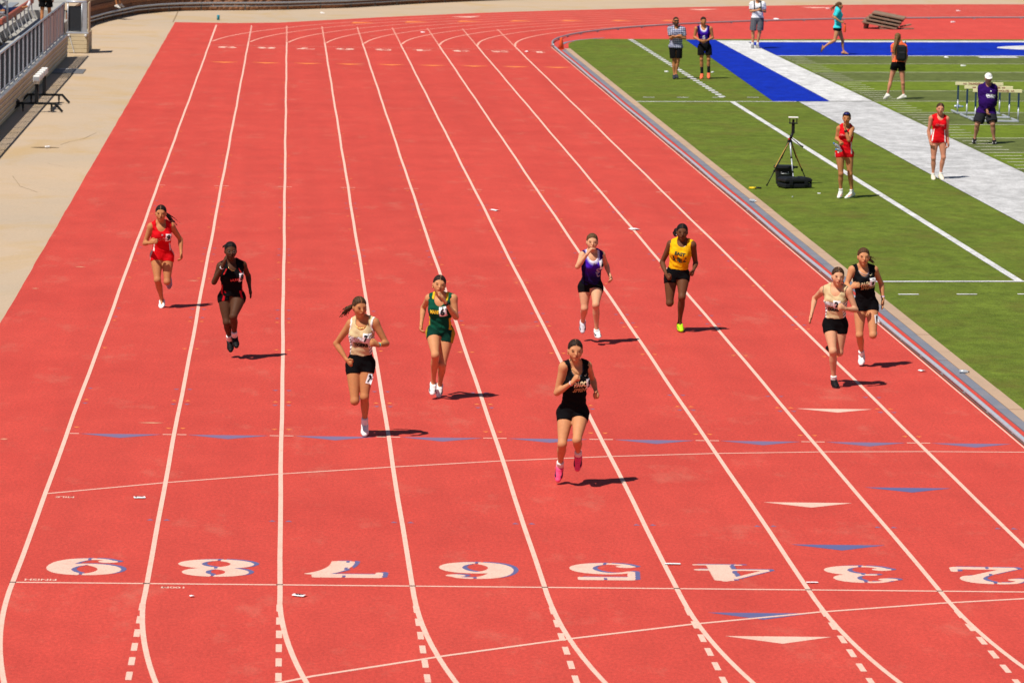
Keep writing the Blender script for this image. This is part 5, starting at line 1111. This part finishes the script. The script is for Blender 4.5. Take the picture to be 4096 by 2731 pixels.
k = p.J; a = k['hpL']+(k['knL']-k['hpL'])*.42; p.bib('1', None, .05, .09, -.08, p.bvh, (p.f, -p.r, p.U, a-p.r*.040))
p.shoes((.80, .80, .80), (.08, .22, .30), WHT, .08); p.chain(M_ALU); p.band('L', flat('band_lilac', (.55, .35, .55)), .90); p.band('L', I_WHITE, .97, .027)

# --- people on the infield
def plaid(u, w, v):
    c = np.tile(np.array((.60, .62, .72)), (len(u), 1)); q = v*.52; a = (np.sin(u*125) > .1); b = (np.sin(q*125) > .1); c[a ^ b] = (.16, .18, .30); c[a & b] = (.03, .035, .08); return c
p = mk('plaid', 'bearded man in plaid shirt and sunglasses standing with arms crossed', BY, skin='tan', hair=(.035, .020, .012), vox=.010, male=True, fat=1.10, far=True, yaw=10, hands=('relaxed', 'relaxed'))
p.build_body(stubble=(.10, .07, .05)); p.hair('down', long=.10); p.shorts(solid((.007, .007, .008)), .2, .80, .02, .012, .002); p.tee(plaid, -.02, .75, .026, .003, 'plaid_shirt'); p.shoes((.03, .035, .05), (.12, .12, .13))
def shades(p, mat=M_BLACK, z=.006):
    c = p.onface(0, z+.012); MB().box(c-p.hf*.004, (.135, .03, .036), Matrix((p.hr, p.hf, p.hu)).transposed(), .008).build('sunglasses', mat, p.root)
shades(p)
p = mk('athlete', 'young man in purple singlet, black shorts and orange shoes with clasped hands', BY, skin='tan', hair=(.03, .016, .010), vox=.010, male=True, far=True, yaw=10, pitch=6, hands=('relaxed', 'relaxed'))
p.build_body(); p.hair('short', c=.026, nape=-.045, part=False); p.shorts(solid((.008, .008, .009)), .22, .66, .02, .015, .002); p.singlet(purp, .0, noise=.002); p.text('S', (-.01, .52), .07, I_WHITE, .09); p.text('C', (.005, .43), .07, I_GREY, .09); p.shoes((.85, .16, .07), (.75, .30, .22), (.015, .015, .018), .20)
p = mk('backpackman', 'man in white tee and grey shorts with backpack straps looking at phone', BY, skin='mid', hair=(.04, .03, .02), vox=.010, male=True, fat=1.14, far=True, yaw=10, pitch=18, hands=('grip', 'grip'))
def wtee(u, w, v):
    c = np.tile(np.array((.78, .78, .82)), (len(u), 1)); c[(np.abs(np.abs(u)-.105) < .022) & (v > .45) & (w > -.02)] = (.007, .007, .008); return c
def gplaid(u, w, v):
    c = np.tile(np.array((.085, .085, .095)), (len(u), 1)); c[(np.sin(u*110) > .6) | (np.sin(v*60) > .6)] = (.14, .14, .155); return c
p.build_body(); p.hair('short', c=.02, nape=-.05, part=False); p.shorts(gplaid, .25, .85, .02, .012, .002); p.tee(wtee, .12, .7, .024, .004); p.text('IronMan', (.0, .66), .2, I_BLACK, .06) if False else None; p.text('EAGLES', (.0, .70), .20, I_BLACK, .05, .3); p.shoes((.22, .22, .24), (.35, .35, .37), WHT, .08)
mid = (p.J['haR']+p.J['haL'])/2
def hold(name, label, cat, pos, P):
    return empty(name, tuple(P.base+pos), 0, label, cat)
e = hold('phone', 'dark phone held in both hands by the man in white tee', 'phone', mid, p); MB().box((0, 0, .02), (.075, .012, .15), Matrix.Rotation(-.6, 3, 'X'), .004).build('case', M_BLACK, e)
def backpack(P, lab, off=.17, w=.30, hgt=.44, side=0.0):
    e = hold('backpack', lab, 'backpack', P.P+P.U*P.TL*.55-P.f*off+P.r*side, P); Mx = Matrix((P.r, P.f, P.U)).transposed()
    MB().box((0, 0, 0), (w, .17, hgt), Mx, .05).build('main_bag', M_BLACKP, e); MB().box(-Vector(P.f)*.09-Vector(P.U)*.07, (w*.75, .08, hgt*.5), Mx, .03).build('front_pocket', M_BLACK, e)
    for s_ in (-1, 1):
        a = lambda u, f_, v: Vector(P.r*u*s_+P.f*f_+P.U*v); MB().tube([a(.11, .09, .16), a(.115, .16, .30), a(.115, .24, .26), a(.115, .28, .10), a(.12, .24, -.05), a(.13, .10, -.14)], .014, 6).build('strap', M_BLACKP, e, True)
    return e
backpack(p, 'black backpack worn by the man in white tee', .21)
p = mk('teal', 'girl in teal tee and black shorts jogging in sandals across the end zone', BY, skin='mid', hair=(.09, .042, .018), vox=.010, far=True, facing=0.0, yaw=0, pitch=8, hands=('grip', 'relaxed'))
p.build_body(); p.hair('pony', (-.55, 0, -.8), .28, nape=-.06); p.shorts(blk, .25, .20, .012); p.tee(solid((.045, .56, .62)), .04, .8, .022, .004)
for q in ('R', 'L'): p.shoe(q, p.skin, (.03, .03, .03))
e = hold('drink_bottle', 'orange sports bottle with black cap carried by the jogging girl', 'bottle', p.J['haR']+np.array([.03, -.02, -.04]), p); MB().lathe((0, 0, -.25), [(.034, 0), (.037, .01), (.037, .20), (.028, .235)], 12).build('bottle_body', M_BOTTLE, e, True); MB().lathe((0, 0, -.015), [(.026, 0), (.026, .03), (.012, .045)], 10).build('cap', M_BLACKP, e, True)
p = mk('orange', 'girl in orange tee seen from behind wearing a black backpack', BY, skin='rosy', hair=(.16, .088, .034), vox=.0095, far=True, facing=R(62), hands=('relaxed', 'open'))
p.build_body(); p.hair('long', (-.25, -.55, -.5), .56); p.shorts(blk, .28, .34, .016, .01); p.tee(solid((.90, .15, .055)), .14, .62, .02, .003); p.shoes((.72, .70, .64), (.6, .6, .6), WHT, .03); backpack(p, 'black backpack hanging on the back of the girl in orange', .15, .25, .42, .07); p.band('L', M_ALU, .92)
p = mk('purple', 'man in long sleeved purple shirt, white cap and charcoal shorts walking', BY, skin=(.40, .19, .12), hair=(.03, .02, .015), vox=.0095, male=True, fat=1.22, yaw=6, pitch=4, hands=('relaxed', 'relaxed'))
p.build_body(stubble=(.30, .17, .13)); p.hair('short', c=-.01, nape=-.05, part=False); p.shorts(solid((.022, .022, .028)), .2, .82, .022, .012, .002); p.tee(solid((.026, .005, .095)), -.02, .9, .022, .003, 'long_sleeve_shirt', True)
p.text('SALIDA', (.06, .66), .22, I_WHITE, .055, 0, .04); p.text('TRACK & FIELD', (.06, .585), .19, I_WHITE, .022) ; p.text('x', (.05, .82), .035, I_WHITE, .03, 0, .05); p.shoes((.008, .008, .009), (.75, .74, .72), None, .05, (.6, .6, .58)); shades(p)
def cap(p, col=M_WHITE):
    e = empty('baseball_cap', tuple(p.base), 0, 'white baseball cap with small blue emblem worn by man in purple', 'cap'); h = p.hp
    hc = p.hc
    V, lo, ax = field([P_ell(h(0, -.012, .036), p.HA, (.088, .108, .094), .02)], .008); X, Y, Z = grid(ax)
    q = lambda X, Y, Z: (X-hc[0])*p.hu[0]+(Y-hc[1])*p.hu[1]+(Z-hc[2])*p.hu[2]; V = np.maximum(V, .040-q(X, Y, Z)); P_, Q_ = surfnet(V, lo, .008); npmesh('crown', P_, Q_, col, None, e)
    m = MB(); n = 10; up = []; dn = []
    for k in range(n+1): a = math.pi*k/n; up.append((h(.082*math.cos(a), .070+.105*math.sin(a), .044-.028*math.sin(a)), h(.078*math.cos(a), .055, .050)))
    V = [u[0] for u in up]+[u[1] for u in up]+[u[0]-p.hu*.007 for u in up]+[u[1]-p.hu*.007 for u in up]; N_ = n+1
    F = [(k, k+1, N_+k+1, N_+k) for k in range(n)]+[(2*N_+k+1, 2*N_+k, 3*N_+k, 3*N_+k+1) for k in range(n)]+[(k+1, k, 2*N_+k, 2*N_+k+1) for k in range(n)]
    raw('brim', V, F, col, e, True); V, F = ico(h(0, .088, .085), p.HA, (.012, .006, .012), 1); raw('emblem', V, F, M_BLUECAP, e)
cap(p)
p = mk('redbottles', 'girl in red uniform touching her mouth and holding water bottles', BY, skin='tan', hair=(.05, .026, .012), vox=.0085, yaw=-4, pitch=6, hands=('grip', 'relaxed'))
p.build_body(); p.hair('bun', nape=-.08); p.shorts(redshort, .10, .17, .012); p.singlet(redtop, .02, (.066, .16)); p.text('DEMONS', (-.05, .70), .15, I_PINK, .035, 0, .0); p.shoes(WHT, (.30, .42, .62), WHT, .06, (.7, .3, .2)); p.band('L', I_BLACK, .86, .032, .035, 'watch')
V, F = ico(p.hp(0, .045, .090), p.HA, (.062, .052, .026), 2); raw('sunglasses', V, F, flat('navy_lens', (.01, .015, .12), .2), p.root, True)
c = p.base+p.J['haR']; bottle(c[0]-.02, c[1]-.05, c[2]-.09, .030, .19, (R(25), R(-50), 0), 'clear water bottle with blue cap, upper one held by girl in red', lab_mat=None); bottle(c[0]-.0, c[1]-.09, c[2]-.13, .030, .19, (R(40), R(-75), R(10)), 'clear water bottle with blue cap, lower one held by girl in red', lab_mat=None)
p = mk('redwalk', 'girl in red uniform smiling and walking along the white sideline', BY, skin='rosy', hair=(.05, .025, .014), vox=.0085, yaw=6, pitch=2, roll=4, hands=('relaxed', 'relaxed'))
p.build_body(); p.hair('bun', nape=-.07); p.shorts(redshort, .10, .18, .012); p.singlet(redtop, -.08, (.066, .18)); p.text('DEMONS', (.0, .66), .17, I_PINK, .040, 0, .0); p.text('DEMONS', (.0, .66), .155, I_RED, .028, 0, -.005, lift=.005); p.shoes((.78, .70, .55), (.70, .62, .48), WHT, .05)

# --- spectators at the top left
def pose(pel, lean=(0, 0, .5), **k):
    pel = np.array(pel); J = {}
    n = pel+np.array(lean); rr = np.array(k['right']); rr = rr/np.linalg.norm(rr); J['nk'] = n; J['hc'] = n+np.array(k.get('head', (0, 0, .18)))
    for q, sg in (('R', 1), ('L', -1)):
        J['sh'+q] = n+rr*.165*sg-np.array([0, 0, .015]); J['hp'+q] = pel+rr*.085*sg
        for nm in ('el', 'wr', 'ha'): J[nm+q] = J['sh'+q]+np.array(k[nm+q])
        for nm in ('kn', 'an', 'to'): J[nm+q] = J['hp'+q]+np.array(k[nm+q])
    return J
SP = 'spectators by the bleacher and block wall'
J = pose((0, 0, .92), (0, .02, .52), right=(1, 0, 0), head=(0, .03, .19), elR=(.08, -.03, -.27), wrR=(.06, .10, -.50), haR=(.05, .14, -.58), elL=(-.08, -.03, -.27), wrL=(-.06, .10, -.50), haL=(-.05, .14, -.58), knR=(.03, .06, -.42), anR=(.03, -.02, -.83), toR=(.05, .14, -.90), knL=(-.02, -.02, -.42), anL=(-.03, -.06, -.83), toL=(-.05, .10, -.90))
p = Person((-4.92, 96.0, .60), J, 'person in dark green shirt and black shorts standing on the walkway behind the gate', SP, skin='tan', vox=.012, male=True, far=True, facing=R(90), hands=('relaxed', 'relaxed'))
p.build_body(); p.hair('short', part=False); p.shorts(solid(BLK), .2, .6, .02, .03); p.tee(solid((.03, .075, .035)), .04, .7, .024, .003); p.shoes((.3, .3, .3), (.4, .4, .4))
d1, d2 = (.72, -.40), (.40, .72)
J = pose((0, 0, .0), (-.06, .02, .50), right=(-.45, -.89, 0), head=(.02, 0, .19), elR=(.02, -.06, -.28), wrR=(.20, .0, -.44), haR=(.28, .02, -.47), elL=(.02, .06, -.28), wrL=(.20, .02, -.44), haL=(.28, .0, -.47), knR=(.42, -.06, .02), anR=(.46, -.10, -.42), toR=(.60, -.16, -.53), knL=(.42, .04, .03), anL=(.50, .10, -.40), toL=(.64, .10, -.50))
p = Person((-3.98, 117.2, .93), J, 'person in blue jeans sitting on the block wall with legs dangling', SP, skin='tan', vox=.012, far=True, facing=R(-40), hands=('relaxed', 'relaxed'))
p.build_body(); p.hair('down', long=.15); p.shorts(solid((.02, .05, .20)), .2, 1.2, .014, .01, .003, 'jeans'); p.tee(solid((.3, .32, .38)), .0, .7, .02, .003); p.shoes((.62, .60, .56), (.5, .5, .5))
J = pose((0, 0, 0), (-.30, -.10, .40), right=(.25, -.97, 0), head=(-.04, 0, .19), elR=(.05, -.08, -.28), wrR=(.24, .0, -.36), haR=(.32, .02, -.36), elL=(-.10, .10, -.26), wrL=(-.2, .16, -.46), haL=(-.2, .18, -.52), knR=(.42, .10, .06), anR=(.74, .40, .16), toR=(.80, .46, .34), knL=(.40, .26, .02), anL=(.46, .34, -.38), toL=(.62, .42, -.44))
p = Person((-6.32, 97.2, 1.06), J, 'person in dark jeans and white shoes lounging with a foot up on the red bench', SP, skin='tan', vox=.012, male=True, far=True, facing=R(-30), hands=('relaxed', 'relaxed'))
p.build_body(); p.hair('short', part=False); p.shorts(solid((.012, .018, .055)), .2, 1.2, .016, .01, .003, 'jeans'); p.tee(solid((.02, .03, .08)), .0, .7, .022, .003); p.shoes((.66, .66, .70), (.75, .75, .75))
